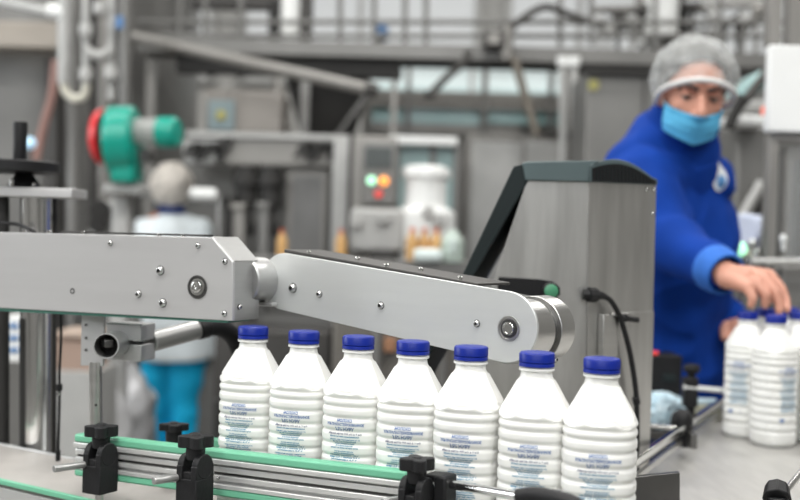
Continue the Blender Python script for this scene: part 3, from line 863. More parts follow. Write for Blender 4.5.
MB().beam(P(632, 480, 1.76), P(726, 408, 2.72), 0.008, 0.010).build('lower_bar', steel, rg, 0.001)
MB().beam(P(632, 468.5, 1.725), P(724, 403, 2.67), 0.006, 0.006).build('bar_backing', dark_steel, rg)
cl = thing('table_clamp', 'black clamp with round knob and pale rod holding the table guide bars', 'clamp', P(691, 395, 2.5))
MB().box(P(690, 392, 2.45), (0.030, 0.03, 0.066)).box(P(690, 416, 2.45), (0.016, 0.02, 0.06)).build('clamp_body', black, cl, 0.003)
MB().lathe([(.008, 0), (.009, .014), (.016, .018), (.019, .026), (.016, .034), (0, .037)], P(691.5, 380, 2.45), (0, 0, 1), 20).build('knob', black, cl)
MB().cyl(P(684, 387, 2.44), P(727, 391, 2.44), 0.0055).build('rod', white_paint, cl)
cl = thing('table_clamp', 'black clamp block low on the guide bars below the blue tissue', 'clamp', P(683, 430, 2.15))
MB().sph(P(682, 421, 2.16), (0.022, 0.02, 0.024)).box(P(683, 434, 2.16), (0.026, 0.024, 0.05)).build('clamp_body', black, cl, 0.002)
MB().cyl(P(634, 424, 2.14), P(676, 428, 2.14), 0.0045).build('rod', chrome, cl)
MB().box(P(692, 440, 2.12), (0.012, 0.03, 0.028)).build('foot_block', dark_steel, cl, 0.001)
pg = thing('transfer_plate', 'dark grey flat steel plate leaning at the near edge of the steel table', 'plate', P(655, 500, 1.6))
MB().prism([P(634, 477, 1.60), P(680, 472.5, 1.62), P(680, 560, 1.62), P(628, 560, 1.60)], (0.0, 0.012, 0)).build('plate_sheet', dark_steel, pg, 0.001)
cl = thing('table_clamp', 'black octagonal knob at the near edge of the steel table by the slim rod', 'clamp', P(776, 500, 1.45))
MB().cyl(P(777, 500, 1.45), P(777, 487, 1.47), 0.019, 0.016, seg=8).cyl(P(777, 540, 1.45), P(777, 497, 1.45), 0.012, seg=12).build('knob', black, cl, 0.002)
MB().cyl(P(782, 496, 1.46), P(830, 436, 1.75), 0.0045).build('rod', steel, cl)
# side shelf behind the cabinet: tissue, black box, cream tray
sh = thing('side_shelf', 'narrow dark steel shelf beyond the guide bars carrying tissue and black box', 'shelf', (0.66, 2.66, 0))
SZ = 0.865
MB().box((0.70, 2.68, SZ - 0.01), (0.34, 0.26, 0.02)).build('shelf_board', deep_grey, sh, 0.002)
for x in (0.56, 0.84): MB().cyl((x, 2.74, 0), (x, 2.74, SZ - 0.02), 0.015).build('leg', dark_steel, sh)
bb = thing('control_box', 'black control box with red button standing beside the steel cabinet', 'box', P(668, 400, 2.7))
xa, xb = P(648, 380, 2.66).x, P(683, 380, 2.66).x
MB().box(((xa + xb) / 2, 2.72, SZ + 0.082), (xb - xa, 0.10, 0.163)).build('case', black, bb, 0.004)
MB().box(((xa + xb) / 2 + .01, 2.668, SZ + 0.11), (0.03, 0.004, 0.02)).build('panel', lid_dark, bb, 0.001)
MB().cyl(P(653, 355.5, 2.69), P(653, 351, 2.69), 0.013, seg=20).build('button', glow_red, bb, 0.002, label='red button')  # plain push button, not a lamp; a faint glow is put into its red
ct = thing('plastic_tray', 'small cream and pale plastic tray behind the tissue on the shelf', 'tray', P(700, 405, 2.6))
MB().box((P(698, 405, 2.62).x, 2.62, SZ + 0.032), (0.10, 0.05, 0.05)).build('tray_body', cream, ct, 0.004)
MB().box((P(698, 405, 2.62).x, 2.62, SZ + 0.062), (0.095, 0.045, 0.010)).build('tray_cover', tissue, ct, 0.003)
# crumpled tissue
tm = MB()
cc = V((P(661, 415, 2.60).x, 2.60, SZ + 0.036))
tm.sph(cc, (0.050, 0.036, 0.040), sub=5)
for v in tm.bm.verts:
    p = v.co - cc
    q = noise.noise(p * 45 + V((3, 1, 7))) + 0.6 * noise.noise(p * 100)
    v.co = cc + p * (1 + 0.30 * (1 - 2 * abs(q)))
    v.co.z = max(v.co.z, SZ + 0.001)
tag(tm.build('crumpled_tissue', tissue, None, ang=28), 'crumpled pale blue tissue lying beyond the steel guide bars', 'tissue')

# ------------------------------------------------------------------ right edge: cased machine with white panel and acrylic door
rm_ = thing('guarded_machine', 'tall machine frame with white top panel and clear door beyond the bottles', 'machine', P(800, 400, 3.2))
MB().pbox(768.5, 46, 880, 133, 3.05, 0.035).build('white_panel', white_paint, rm_, 0.004)
for q_ in ((768, 133, 777, 268, 3.07, 0.05), (777, 134, 880, 144, 3.07, 0.05), (770, -60, 783, 46, 3.12, 0.05), (790, -60, 812, 46, 3.2, 0.05)): MB().pbox(*q_).build('frame', warm_grey, rm_, 0.003)
MB().pbox(778, 145, 880, 262, 3.10, 0.008).build('acrylic_door', acrylic, rm_)
for q_ in ((781, 148, 786, 260, 3.09, 0.03), (796, 160, 812, 262, 3.3, 0.05)): MB().pbox(*q_).build('door_stile', mid_grey, rm_, 0.002)
MB().ptube([(751, 261, 3.0), (790, 261, 3.0), (850, 261, 3.0)], 0.009).build('push_bar', end_steel, rm_)
MB().pbox(780, 268, 880, 420, 3.10, 0.05).build('lower_case', mid_grey, rm_, 0.004)
MB().cyl((1.15, 3.25, 0), (1.15, 3.25, 0.9), 0.03).build('leg', steel, rm_)
mb = MB().sph(P(783, 239, 3.02), (0.010, 0.01, 0.014)).cyl(P(783, 250, 3.02), P(783, 240, 3.02), 0.006)
mb.build('lock', white_paint, rm_)
r = thing('signal_lamp', 'round glowing green signal lamp beside the blue sleeve', 'lamp', P(739, 250, 3.05))
MB().sph(P(739.5, 249, 3.06), 0.020).build('lens', glow_green, r)
MB().cyl(P(739.5, 249, 3.07), P(741, 300, 3.2), 0.008).build('stalk', steel, r)
r = thing('valve_cluster', 'cluster of small polished fittings next to the green signal lamp', 'valve', P(752, 256, 3.1))
for (x, y, q_) in [(747, 254, .012), (756, 253, .013), (752, 243, .011), (750, 260, .010)]:
    MB().sph(P(x, y, 3.12), q_).build('fitting', cream if x < 750 else chrome, r)
MB().cyl(P(751, 243, 3.13), P(752, 320, 3.2), 0.008).build('pipe', steel, r)
r = thing('cloth_roll', 'pale lilac roll hanging behind the worker beside the guarded machine', 'roll', P(752, 230, 3.6))
MB().cyl(P(744, 230, 3.6), P(760, 232, 3.7), 0.055, seg=24).build('roll_body', mat('pale lilac film', (0.55, 0.60, 0.74), 0.6), r, 0.01)
MB().cyl(P(736, 229, 3.62), P(776, 233, 3.7), 0.008).build('spindle', steel, r)
MB().cyl(P(772, 232, 3.7), V((P(772, 232, 3.7).x, 3.7, 0)), 0.012).build('stand', dark_steel, r)

# ------------------------------------------------------------------ the worker in blue
man = thing('person', 'person in blue work jacket, hair net and blue mask reaching for bottles', 'person', (0.80, 3.0, 0))
HC = P(692.5, 93, 2.75)
HM = Matrix.Translation(HC) @ Matrix.Rotation(R(0), 4, 'Z') @ Matrix.Rotation(R(14), 4, 'X') @ Matrix.Rotation(R(3.5), 4, 'Y')
HR = HM.to_3x3()


def hp_(x, f, z): return HM @ V((x, -f, z))


shR = V((0.585, 2.76, 1.452)); shL = V((0.785, 3.0, 1.44)); nb = V((0.715, 2.90, 1.49))
elR = P(664, 237, 2.66); wrR = P(728, 276, 2.43)
b = MB()
# head
b.sph(hp_(0, -0.012, 0.030), (0.076, 0.094, 0.086), HR, 4)
b.sph(hp_(0, 0.022, -0.030), (0.062, 0.066, 0.086), HR, 4)
b.sph(hp_(0, 0.045, -0.092), (0.030, 0.028, 0.022), HR)           # chin
for s in (-1, 1):
    b.sph(hp_(0.040 * s, 0.050, -0.026), (0.022, 0.024, 0.022), HR)   # cheekbone
    b.sph(hp_(0.073 * s, -0.008, -0.012), (0.008, 0.020, 0.031), HR)  # ear
    b.sph(hp_(0.030 * s, 0.078, 0.021), (0.022, 0.013, 0.008), HR)    # brow ridge
    b.sph(hp_(0.011 * s, 0.092, -0.042), (0.009, 0.010, 0.008), HR)   # nostril wing
b.cap(hp_(0, 0.084, 0.008), hp_(0, 0.103, -0.036), 0.0085, 0.0125)    # nose
b.sph(hp_(0, 0.080, -0.066), (0.022, 0.012, 0.010), HR)           # lips
b.cap(hp_(0, -0.025, -0.05), nb, 0.054, 0.062)
# torso, arms, legs
pelv = V((0.80, 3.12, 0.90)); chest = V((0.73, 2.95, 1.33))
b.cap(nb, chest, 0.07, 0.13); b.cap(chest, V((0.77, 3.05, 1.08)), 0.135, 0.125); b.cap(V((0.77, 3.05, 1.08)), pelv, 0.125, 0.14)
b.cap(nb, shR, 0.06, 0.060); b.cap(nb, shL, 0.06, 0.060); b.cap(shR, chest, 0.06, 0.10); b.cap(shL, chest, 0.06, 0.10)
b.cap(shR, elR, 0.052, 0.042); b.cap(elR, wrR, 0.042, 0.029)
elL = V((0.825, 3.10, 1.17)); wrL = P(731, 318, 2.98)
b.cap(shL, elL, 0.050, 0.040); b.cap(elL, wrL, 0.040, 0.027); b.cap(wrL, wrL + V((0.01, -0.045, -0.035)), 0.026, 0.028)
for k in range(4):
    q0 = wrL + V((-0.012 + 0.017 * k, -0.055, -0.045)); q1 = q0 + V((0.004, -0.028, -0.022 - .003 * (k in (1, 2)))); q2 = q1 + V((0.0, -0.008, -0.026))
    b.cap(wrL + V((0.0, -0.02, -0.02)), q0, 0.018, 0.0105); b.cap(q0, q1, 0.0105, 0.0092); b.cap(q1, q2, 0.0092, 0.0080)
q0 = wrL + V((-0.03, -0.035, -0.02)); b.cap(wrL, q0, 0.018, 0.013); b.cap(q0, q0 + V((-0.006, -0.03, -0.028)), 0.013, 0.0095)
for fx, fy in ((0.68, 3.06), (0.92, 3.20)):
    b.cap(pelv, V((fx, fy, 0.86)), 0.12, 0.09); b.cap(V((fx, fy, 0.86)), V((fx, fy - .03, 0.48)), 0.085, 0.058); b.cap(V((fx, fy - .03, 0.48)), V((fx, fy, 0.09)), 0.055, 0.04)
    b.cap(V((fx, fy, 0.045)), V((fx, fy - .17, 0.035)), 0.042, 0.034)
# hand: palm and five fingers
hk = [P(747, 287, 2.385), P(756, 284, 2.400), P(764, 280, 2.42), P(769, 275, 2.445)]   # little .. index knuckles
pm = (hk[1] + hk[2]) / 2
for i, k in enumerate(hk):
    b.cap(wrR.lerp(pm, 0.10) + (k - pm) * 0.35, k, 0.0225, 0.0140)
b.cap(wrR, wrR.lerp(pm, .45), 0.028, 0.026)
fing = [[(753, 298, 2.372), (751, 305, 2.375)],
        [(766, 295, 2.385), (765, 305, 2.39)],
        [(775, 292, 2.40), (779, 303, 2.395), (779, 311, 2.39)],
        [(781, 288, 2.425), (786, 300, 2.415), (787, 309.5, 2.40)]]
RADS = [(.0112, .0100, .0086), (.0120, .0108, .0094), (.0122, .0112, .0100, .0088), (.0120, .0110, .0098, .0088)]
for k, ch, rs in zip(hk, fing, RADS):
    pts = [k] + [P(*c) for c in ch]
    for (p, q, r0, r1) in zip(pts, pts[1:], (rs[0] + .002,) + rs[1:], rs[1:]): b.cap(p, q, r0, r1)
tt = [P(742, 283, 2.455), P(758, 290, 2.47), P(770, 300, 2.455)]
b.cap(wrR.lerp(tt[0], .5), tt[0], .018, .016); b.cap(tt[0], tt[1], .015, .0115); b.cap(tt[1], tt[2], .0115, .0095)
body = blob('body', b, 0.0036, skin, man, smooth=3)
bv = bvh_of(body)
for i, (n_, ch) in enumerate(zip('abcd', fing)): pass
# eyes
for s in (-1, 1):
    ec = hp_(0.0315 * s, 0.0720, 0.0000)
    ey = MB().sph(ec, 0.0118).build('eye', eyew, man)
    MB().sph(ec + HR @ V((-0.001, -0.0078, -0.003)), (0.0070, 0.0050, 0.0070)).build('iris', eyed, ey)
    MB().tube([hp_(0.012 * s, 0.0945, 0.0175), hp_(0.026 * s, 0.0935, 0.0235), hp_(0.042 * s, 0.083, 0.0235), hp_(0.053 * s, 0.068, 0.016)], 0.0044, 8).build('eyebrow', hairm, man)
    MB().sph(hp_(0.0315 * s, 0.0725, 0.0035), (0.0140, 0.0130, 0.0095), HR).build('eyelid', skin, man)
    MB().tube([hp_(0.019 * s, 0.0800, 0.000), hp_(0.031 * s, 0.0865, 0.0010), hp_(0.045 * s, 0.0760, -0.0015)], 0.0016, 8).build('eyelashes', hairm, man)


def shell(name, C, rad, keep, material, parent, thick=0.001, wob=0.0, nu=64, nv=48, sc=30, jag=0.0):
    """open shell from an ellipsoid in head space; keep(x, f, z) says what stays"""
    bm = bmesh.new(); g = []
    for j in range(nv + 1):
        v = math.pi * j / nv; row_ = []
        for i in range(nu):
            u = 2 * math.pi * i / nu
            x, f, z = rad[0] * math.sin(v) * math.cos(u), rad[1] * math.sin(v) * math.sin(u), rad[2] * math.cos(v)
            k = 1 + wob * (noise.noise(V((x, f, z)) * sc) + .5 * noise.noise(V((x, f, z)) * sc * 2.4))
            row_.append(bm.verts.new(hp_(C[0] + x * k, C[1] + f * k, C[2] + z * k)))
        g.append(row_)
    inv = HM.inverted()
    for j in range(nv):
        for i in range(nu):
            q = [g[j][i], g[j][(i + 1) % nu], g[j + 1][(i + 1) % nu], g[j + 1][i]]
            c = inv @ (sum((a.co for a in q), V()) / 4)
            if keep(c.x, -c.y, c.z):
                try: bm.faces.new(q)
                except ValueError: pass
    bmesh.ops.delete(bm, geom=[v for v in bm.verts if not v.link_faces], context='VERTS')
    bmesh.ops.remove_doubles(bm, verts=bm.verts, dist=1e-5)
    mb = MB(); mb.bm.free(); mb.bm = bm
    o = mb.build(name, material, parent, ang=80)
    sd = o.modifiers.new('s', 'SOLIDIFY'); sd.thickness = thick; sd.offset = 1
    return o


shell('hair', (0, -0.012, 0.034), (0.082, 0.099, 0.090), lambda x, f, z: z > -0.045 + max(0, f + .02) * 1.35 + (0.012 if abs(x) < .055 else 0), hairm, man, 0.002, 0.03, nu=96, nv=80)


def brim(x, f): return -0.030 + 0.62 * (f + 0.02) if f > -0.02 else -0.030 - 0.35 * (-f - 0.02)


NC, NR_ = (0.004, -0.022, 0.034), (0.107, 0.120, 0.107)
cap_ = shell('hair_net', NC, NR_, lambda x, f, z: z > brim(x, f), netm, man, 0.0008, 0.05, nu=120, nv=110, sc=22)
pts = []
for i in range(61):
    u = 2 * math.pi * i / 60; best = None
    for j in range(200):
        v = math.pi * j / 200
        x, f, z = NC[0] + NR_[0] * math.sin(v) * math.cos(u), NC[1] + NR_[1] * math.sin(v) * math.sin(u), NC[2] + NR_[2] * math.cos(v)
        if z <= brim(x, f): best = (x, f, z); break
    if best: 
        k = 1.0
        pts.append(hp_(NC[0] + (best[0] - NC[0]) * k, NC[1] + (best[1] - NC[1]) * k, best[2]))
MB().tube(pts, 0.0075, 8, 0).build('elastic_band', net_band, cap_)

# mask: sheet laid over the lower face
mm = bmesh.new(); NU, NV = 40, 16; grid = []
for j in range(NV + 1):
    row_ = []
    for i in range(NU + 1):
        a = R(-80 + 160 * i / NU)
        ztop = -0.044 - 0.000 * math.cos(a) + 0.018 * (abs(math.sin(a)) ** 1.5); zb = -0.118 + 0.026 * abs(math.sin(a))
        z = ztop + (zb - ztop) * j / NV
        o_ = hp_(math.sin(a) * 0.25, math.cos(a) * 0.25 + 0.0, z)
        c_ = hp_(0, 0.01, z)
        h = bv.ray_cast(o_, (c_ - o_).normalized())
        rr_ = (h[0] - c_).length if h[0] else 0.03
        rmin = 0.074 * (1 - 0.25 * (max(0, -z - 0.075) / 0.045)) * (0.80 + 0.25 * math.cos(a))
        rr_ = max(rr_, rmin) + 0.0055 + 0.0020 * math.sin(j / NV * math.pi * 7)
        row_.append((c_, (o_ - c_).normalized(), rr_))
    grid.append(row_)
rr2 = [[c[2] for c in r_] for r_ in grid]
for _ in range(3):
    rr2 = [[max(grid[j][i][2] - .001, sum(rr2[jj][ii] for jj in range(max(0, j - 1), min(NV, j + 1) + 1) for ii in range(max(0, i - 1), min(NU, i + 1) + 1)) / ((min(NV, j + 1) - max(0, j - 1) + 1) * (min(NU, i + 1) - max(0, i - 1) + 1))) for i in range(NU + 1)] for j in range(NV + 1)]
gv = [[mm.verts.new(grid[j][i][0] + grid[j][i][1] * rr2[j][i]) for i in range(NU + 1)] for j in range(NV + 1)]
for j in range(NV):
    for i in range(NU): mm.faces.new((gv[j][i], gv[j][i + 1], gv[j + 1][i + 1], gv[j + 1][i]))
mb = MB(); mb.bm.free(); mb.bm = mm
mo = mb.build('face_mask', maskm, man, ang=80)
sd = mo.modifiers.new('s', 'SOLIDIFY'); sd.thickness = 0.0015; sd.offset = 1
for s, i in ((-1, 0), (1, NU)):
    a = gv  # straps from both mask corners to the ears
    MB().tube([grid[2][i][0] + grid[2][i][1] * rr2[2][i], hp_(0.080 * s, -0.004, 0.008)], 0.0012, 6, 0).build('ear_loop', white_paint, mo)

# jacket
j_ = MB()
j_.cap(nb + V((0, 0.0, -0.02)), chest, 0.105, 0.158); j_.cap(chest, V((0.74, 3.04, 1.10)), 0.158, 0.152); j_.cap(V((0.74, 3.04, 1.10)), V((0.76, 3.10, 0.84)), 0.152, 0.165)
j_.cap(nb + V((0, 0, -.01)), hp_(0, -0.052, -0.098), 0.112, 0.088); j_.cap(P(667, 138, 2.88), P(632, 168, 2.80), 0.078, 0.075); j_.cap(nb + V((0, 0, -.01)), shR, 0.098, 0.082); j_.cap(nb + V((0, 0, -.01)), shL, 0.085, 0.082); j_.cap(shR, chest, 0.08, 0.13); j_.cap(shL, chest, 0.08, 0.13)
j_.cap(shR, elR, 0.082, 0.070); j_.cap(elR, wrR.lerp(elR, 0.22), 0.068, 0.046)
j_.cap(chest + V((.0, -.02, .03)), shL + V((-.02, -.04, -.03)), 0.135, 0.078); j_.cap(shL, elL, 0.068, 0.060); j_.cap(elL, wrL.lerp(elL, .12), 0.058, 0.043)
j_.cap(elR, V((0.62, 2.80, 1.38)), 0.07, 0.09)
j_.sph(P(708, 182, 2.90), 0.066)
jk = blob('jacket', j_, 0.006, jacket, man, smooth=8, fold=0.017, fscale=7.5)
jb = bvh_of(jk)
# standing collar
cb = MB(); cn0 = nb + V((0, -0.01, -0.035)); cn1 = hp_(0, -0.03, -0.105) + V((0, 0.0, 0.010))
cax = (cn1 - cn0).normalized()
cb.lathe([(.104, -.02), (.104, .02), (.094, .088), (.090, .091), (.088, .08), (.092, .02)], cn0, cax, 40)
for v in cb.bm.verts: v.co += V((noise.noise(v.co * 20), noise.noise(v.co * 20 + V((9, 9, 9))), 0)) * 0.006
cb.build('collar', jacket, jk)
cu0 = wrR.lerp(elR, 0.24); cu1 = wrR.lerp(elR, 0.03); cax = (cu1 - cu0)
cb = MB().lathe([(.050, 0), (.054, .010), (.052, cax.length * .6), (.048, cax.length), (.043, cax.length + .001), (.042, cax.length * .5)], cu0, cax, 36)
cb.build('cuff', jacket_rib, jk, label='brighter blue cuff')
# zip line and emblem, laid on the cloth


def patch(name, px, py, a_, b_, material, parent, lift=0.002, tilt=0.0, shape=None, nr=6, ns=36):
    d = ray(px, py).normalized(); h = jb.ray_cast(CAM, d)
    if h[0] is None: return None
    n = h[1].normalized(); 
    if n.dot(d) > 0: n = -n
    n = (n * 0.2 + V((0.25, -0.95, 0.05)).normalized() * 0.8).normalized()
    s = n.cross(V((0, 0, 1))).normalized() * -1; up = n.cross(s) * -1
    if up.z < 0: up = -up
    bm = bmesh.new(); rows = []
    for k in range(nr + 1):
        rw = []
        for i in range(ns):
            t = 2 * math.pi * i / ns; q = k / nr
            x, y = a_ * q * math.cos(t), b_ * q * math.sin(t)
            x, y = x * math.cos(tilt) - y * math.sin(tilt), x * math.sin(tilt) + y * math.cos(tilt)
            p = h[0] + s * x + up * y
            hh = jb.ray_cast(p + n * 0.15, -n, 0.19)
            rw.append(bm.verts.new((hh[0] if hh[0] else p) + n * lift))
            if k == 0: break
        rows.append(rw)
    for i in range(ns): bm.faces.new((rows[0][0], rows[1][i], rows[1][(i + 1) % ns]))
    for A_, B_ in zip(rows[1:], rows[2:]):
        for i in range(ns): bm.faces.new((A_[i], B_[i], B_[(i + 1) % ns], A_[(i + 1) % ns]))
    mb = MB(); mb.bm.free(); mb.bm = bm
    return mb.build(name, material, parent, ang=80)


em = patch('emblem', 718, 177, 0.026, 0.037, white_paint, jk, 0.003, R(12))
if em:
    patch('emblem_mark', 720, 182, 0.014, 0.018, mat('emblem blue', (0.12, 0.32, 0.62), 0.6), em, 0.0045)
    patch('emblem_mark', 721, 185, 0.005, 0.006, mat('emblem dark', (0.03, 0.08, 0.2), 0.6), em, 0.006)
t_ = MB()
for fx, fy in ((0.68, 3.06), (0.92, 3.20)):
    t_.cap(pelv, V((fx, fy, 0.86)), 0.145, 0.11); t_.cap(V((fx, fy, 0.86)), V((fx, fy - .03, 0.48)), 0.105, 0.085); t_.cap(V((fx, fy - .03, 0.48)), V((fx, fy, 0.12)), 0.085, 0.075)
blob('trousers', t_, 0.012, navy, man, smooth=4, fold=0.006)
for fx, fy in ((0.68, 3.06), (0.92, 3.20)):
    MB().cap(V((fx, fy + .03, 0.055)), V((fx, fy - .18, 0.045)), 0.055, 0.045).build('shoe', black, man)

# ------------------------------------------------------------------ the distant worker in white
wk = thing('person', 'person seen from behind in pale coat, hair net and cyan trousers', 'person', P(174, 468, 6.0))
Yw = 6.0
hd = P(173.5, 187, Yw); nk = P(174, 207, Yw); sL = P(143, 231, Yw); sR = P(203, 230, Yw); pv = V((nk.x + .01, Yw, 0.92))
b = MB()
b.sph(hd, (0.082, 0.098, 0.115), sub=4); b.cap(hd + V((0, 0, -.07)), nk + V((0, 0, -.03)), 0.055, 0.055)
for s in (-1, 1): b.sph(hd + V((0.082 * s, 0, -0.02)), (0.01, 0.02, 0.03))
b.sph(hd + V((0, .095, -.03)), (0.015, 0.02, 0.02))
b.cap(nk + V((0, 0, -.05)), pv, 0.07, 0.13); b.cap(nk + V((0, 0, -.04)), sL, 0.06, 0.055); b.cap(nk + V((0, 0, -.04)), sR, 0.06, 0.055)
eL = sL + V((-0.05, 0.05, -0.28)); eR = sR + V((0.05, 0.05, -0.28)); wL = eL + V((0.03, 0.22, -0.04)); wR = eR + V((-0.03, 0.22, -0.04))
for (a_, c_, d_) in ((sL, eL, wL), (sR, eR, wR)): b.cap(a_, c_, 0.05, 0.04); b.cap(c_, d_, 0.038, 0.028); b.cap(d_, d_ + V((0, .08, -.02)), 0.03, 0.025)
for s in (-1, 1):
    b.cap(pv, pv + V((0.1 * s, 0, -.05)), 0.11, 0.09); b.cap(pv + V((0.1 * s, 0, -.05)), V((pv.x + .10 * s, Yw, .48)), 0.085, 0.06); b.cap(V((pv.x + .10 * s, Yw, .48)), V((pv.x + .1 * s, Yw, .08)), 0.055, 0.04)
    b.cap(V((pv.x + .1 * s, Yw - .04, .04)), V((pv.x + .1 * s, Yw + .14, .035)), 0.04, 0.032)
blob('body', b, 0.010, skin, wk, smooth=3)
c_ = MB()
ct0 = V((nk.x, Yw, nk.z - 0.03))
c_.cap(ct0 + V((0, 0, -.02)), V((nk.x, Yw, 1.12)), 0.085, 0.205); c_.cap(ct0 + V((0, 0, -.05)), sL + V((0, 0, -.01)), 0.085, 0.070); c_.cap(ct0 + V((0, 0, -.05)), sR + V((0, 0, -.01)), 0.085, 0.070)
c_.cap(sL + V((.04, 0, -.1)), V((nk.x - .05, Yw, 1.0)), .11, .15); c_.cap(sR + V((-.04, 0, -.1)), V((nk.x + .05, Yw, 1.0)), .11, .15)
c_.cap(V((nk.x - .04, Yw, 1.05)), V((nk.x - .02, Yw, .80)), .16, .175); c_.cap(V((nk.x + .06, Yw, 1.05)), V((nk.x + .09, Yw, .80)), .16, .175)
for (a_, c2_, d_) in ((sL, eL, wL), (sR, eR, wR)): c_.cap(a_, c2_, 0.075, 0.06); c_.cap(c2_, d_, 0.06, 0.045)
for dx_ in (-.05, .05): c_.cyl(V((nk.x + dx_ * .6, Yw, 1.1)), V((nk.x + .03 + dx_, Yw, .60)), .165, .195)
blob('coat', c_, 0.013, white_coat, wk, smooth=6, fold=0.010, fscale=5)
MB().lathe([(.092, 0), (.080, .03), (.070, .055), (.066, .05), (.07, .01)], nk + V((0, 0, -.035)), (0, 0, 1), 28).build('collar', mat('navy collar cloth', (0.01, 0.03, 0.16), 0.8), wk, label='navy collar')
t_ = MB()
for s in (-1, 1):
    hx = pv.x + 0.085 * s
    t_.cap(V((hx, Yw, .86)), V((hx + .005 * s, Yw, .62)), .125, .118); t_.cap(V((hx + .005 * s, Yw, .62)), V((pv.x + .085 * s, Yw, .14)), .110, .07)
blob('trousers', t_, 0.013, trouser, wk, smooth=5, fold=0.014, fscale=6)
nt_ = MB().sph(hd + V((0, -.01, .008)), (0.124, 0.132, 0.128), sub=5)
for v in nt_.bm.verts: v.co += (v.co - hd).normalized() * 0.008 * noise.noise(v.co * 30)
bmesh.ops.delete(nt_.bm, geom=[v for v in nt_.bm.verts if v.co.z < hd.z - 0.105 + (v.co.y - hd.y) * 0.9], context='VERTS')
nt_.build('hair_net', net_far, wk, ang=80)
MB().tube([hd + V((-.09, .04, -.07)), hd + V((0, .12, -.08)), hd + V((.09, .04, -.07))], 0.03, 10).build('face_mask', maskm, wk)
for s in (-1, 1): MB().cap(V((pv.x + .1 * s, Yw - .05, .05)), V((pv.x + .1 * s, Yw + .16, .045)), 0.05, 0.042).build('shoe', white_paint, wk)

#BACKGROUND
# ------------------------------------------------------------------ machinery across the hall
def T(name, label, cat, px, py, Y, group=None):
    p = P(px, py, Y); return thing(name, label, cat, (p.x, p.y, 0), group)


# blower: red intake disc, teal volute, silver motor
Yb = 4.6
bl = T('blower', 'red, teal and silver electric blower mounted above the distant worker', 'blower', 125, 150, Yb)
axb = (P(150, 131, Yb) - P(112, 137, Yb + .0)); axb = V((axb.x, -0.035, 0)).normalized()
MB().lathe([(0, -.038), (.085, -.038), (.114, -.028), (.118, -.008), (.114, .0)], P(105, 137, Yb), axb, 40).build('intake_disc', blow_red, bl)
vb = MB()
vc = P(121, 142, Yb)
vb.cyl(P(106, 141, Yb), P(134, 140, Yb), .142, .140, 44)
vb.box(P(122, 163, Yb) + V((0.008, 0, 0)), (0.100, 0.16, 0.165)).build('volute_housing', blow_green, bl, 0.015)
MB().lathe([(.05, 0), (.052, .01), (.050, .12)], P(130, 132, Yb - .02), axb, 32).build('motor_body', pale, bl)
for k in range(14):
    a = 2 * math.pi * k / 14
    pr = frame_to(axb) @ V((math.cos(a) * .052, math.sin(a) * .052, 0))
    q = P(130, 132, Yb - .02)
    MB().cyl(q + pr + axb * .012, q + pr + axb * .118, .004, seg=6).build('cooling_fin', pale, bl)
MB().lathe([(.060, 0), (.064, .004), (.064, .065), (.054, .080), (0, .084)], P(130, 132, Yb - .02) + axb * .118, axb, 32).build('end_cap', blow_green, bl)
MB().pbox(126, 148, 146, 162, Yb, .1).build('terminal_box', dark_steel, bl, .01)
MB().pbox(100, 184, 138, 194, Yb - .02, .2).pbox(106, 192, 122, 480, Yb + .1, .08).build('mount', pale, bl, .01)

gm = T('gear_machine', 'pale grey housings with dark fittings below the teal blower', 'machine', 110, 210, 5.2)
MB().prism([P(88, 222, 5.2), P(100, 200, 5.2), P(126, 200, 5.2), P(131, 222, 5.2), P(131, 262, 5.2), P(88, 262, 5.2)], (0, .10, 0)).build('housing', pale, gm, .015)
MB().pbox(98, 262, 138, 430, 5.3, .08).build('pedestal', mid_grey, gm, .01)
for (x, y, rr_) in [(100, 210, .05), (124, 214, .045), (126, 220, .03), (98, 224, .045)]:
    MB().cyl(P(x, y, 5.14), P(x, y, 5.26), rr_, seg=18).build('fitting', near_black, gm, .004)
MB().pbox(119, 212, 128, 240, 5.12, .05).build('shaft', near_black, gm)

bl.location.x += 0.012
# left pipes
pr_ = T('pipe_rack', 'bundle of upright steel pipes rising by the pale elbow at the hall side', 'pipe rack', 95, 60, 5.2)
for (x, r_, m_, Yp, ya, yb_) in [(64, .030, pale, 5.2, -120, 84), (73, .034, mid_grey, 5.5, -120, 470), (86, .018, pale, 5.2, -120, 88), (94, .024, deep_grey, 5.6, -120, 330), (111, .018, pale, 5.15, -120, 100), (125, .030, mid_grey, 5.5, -120, 330), (55, .05, deep_grey, 6.2, 60, 470), (104, .05, warm_grey, 5.9, -120, 330)]:
    MB().pcyl(x, ya, Yp, x, yb_, Yp, r_).build('pipe', m_, pr_)
MB().ptube([(64, 78, 5.2), (65, 90, 5.2), (73, 98, 5.2), (84, 96, 5.2), (87, 84, 5.2)], .020, 10).build('elbow_pipe', mat('cream hose', (0.66, 0.64, 0.55), .5), pr_)
for (x, y, Yp) in [(86, 30, 5.1), (86, 74, 5.1), (111, 73, 5.1), (100, 8, 5.1)]:
    MB().pcyl(x, y - 6, Yp, x, y + 6, Yp, .030).build('collar', pale, pr_, .004)
MB().ptube([(86, 50, 5.1), (100, 56, 5.1), (112, 50, 5.1)], .022, 8).build('elbow_pipe', pale, pr_)
MB().pbox(116, 16, 122, 28, 5.1, .03).build('tag', blue_p, pr_)
r = T('angled_pipe', 'long pale pipe slanting down to the pipe bundle below the ceiling', 'pipe', 30, 8, 5.3)
MB().pcyl(-60, -10, 5.6, 58, 14, 5.2, .022).build('tube', pale, r)
MB().pcyl(48, 10, 5.2, 64, 13, 5.2, .034).build('coupling', white_paint, r, .005)
r = T('red_hose', 'faded red hose slanting up beside the upright pipe bundle', 'hose', 45, 110, 5.4)
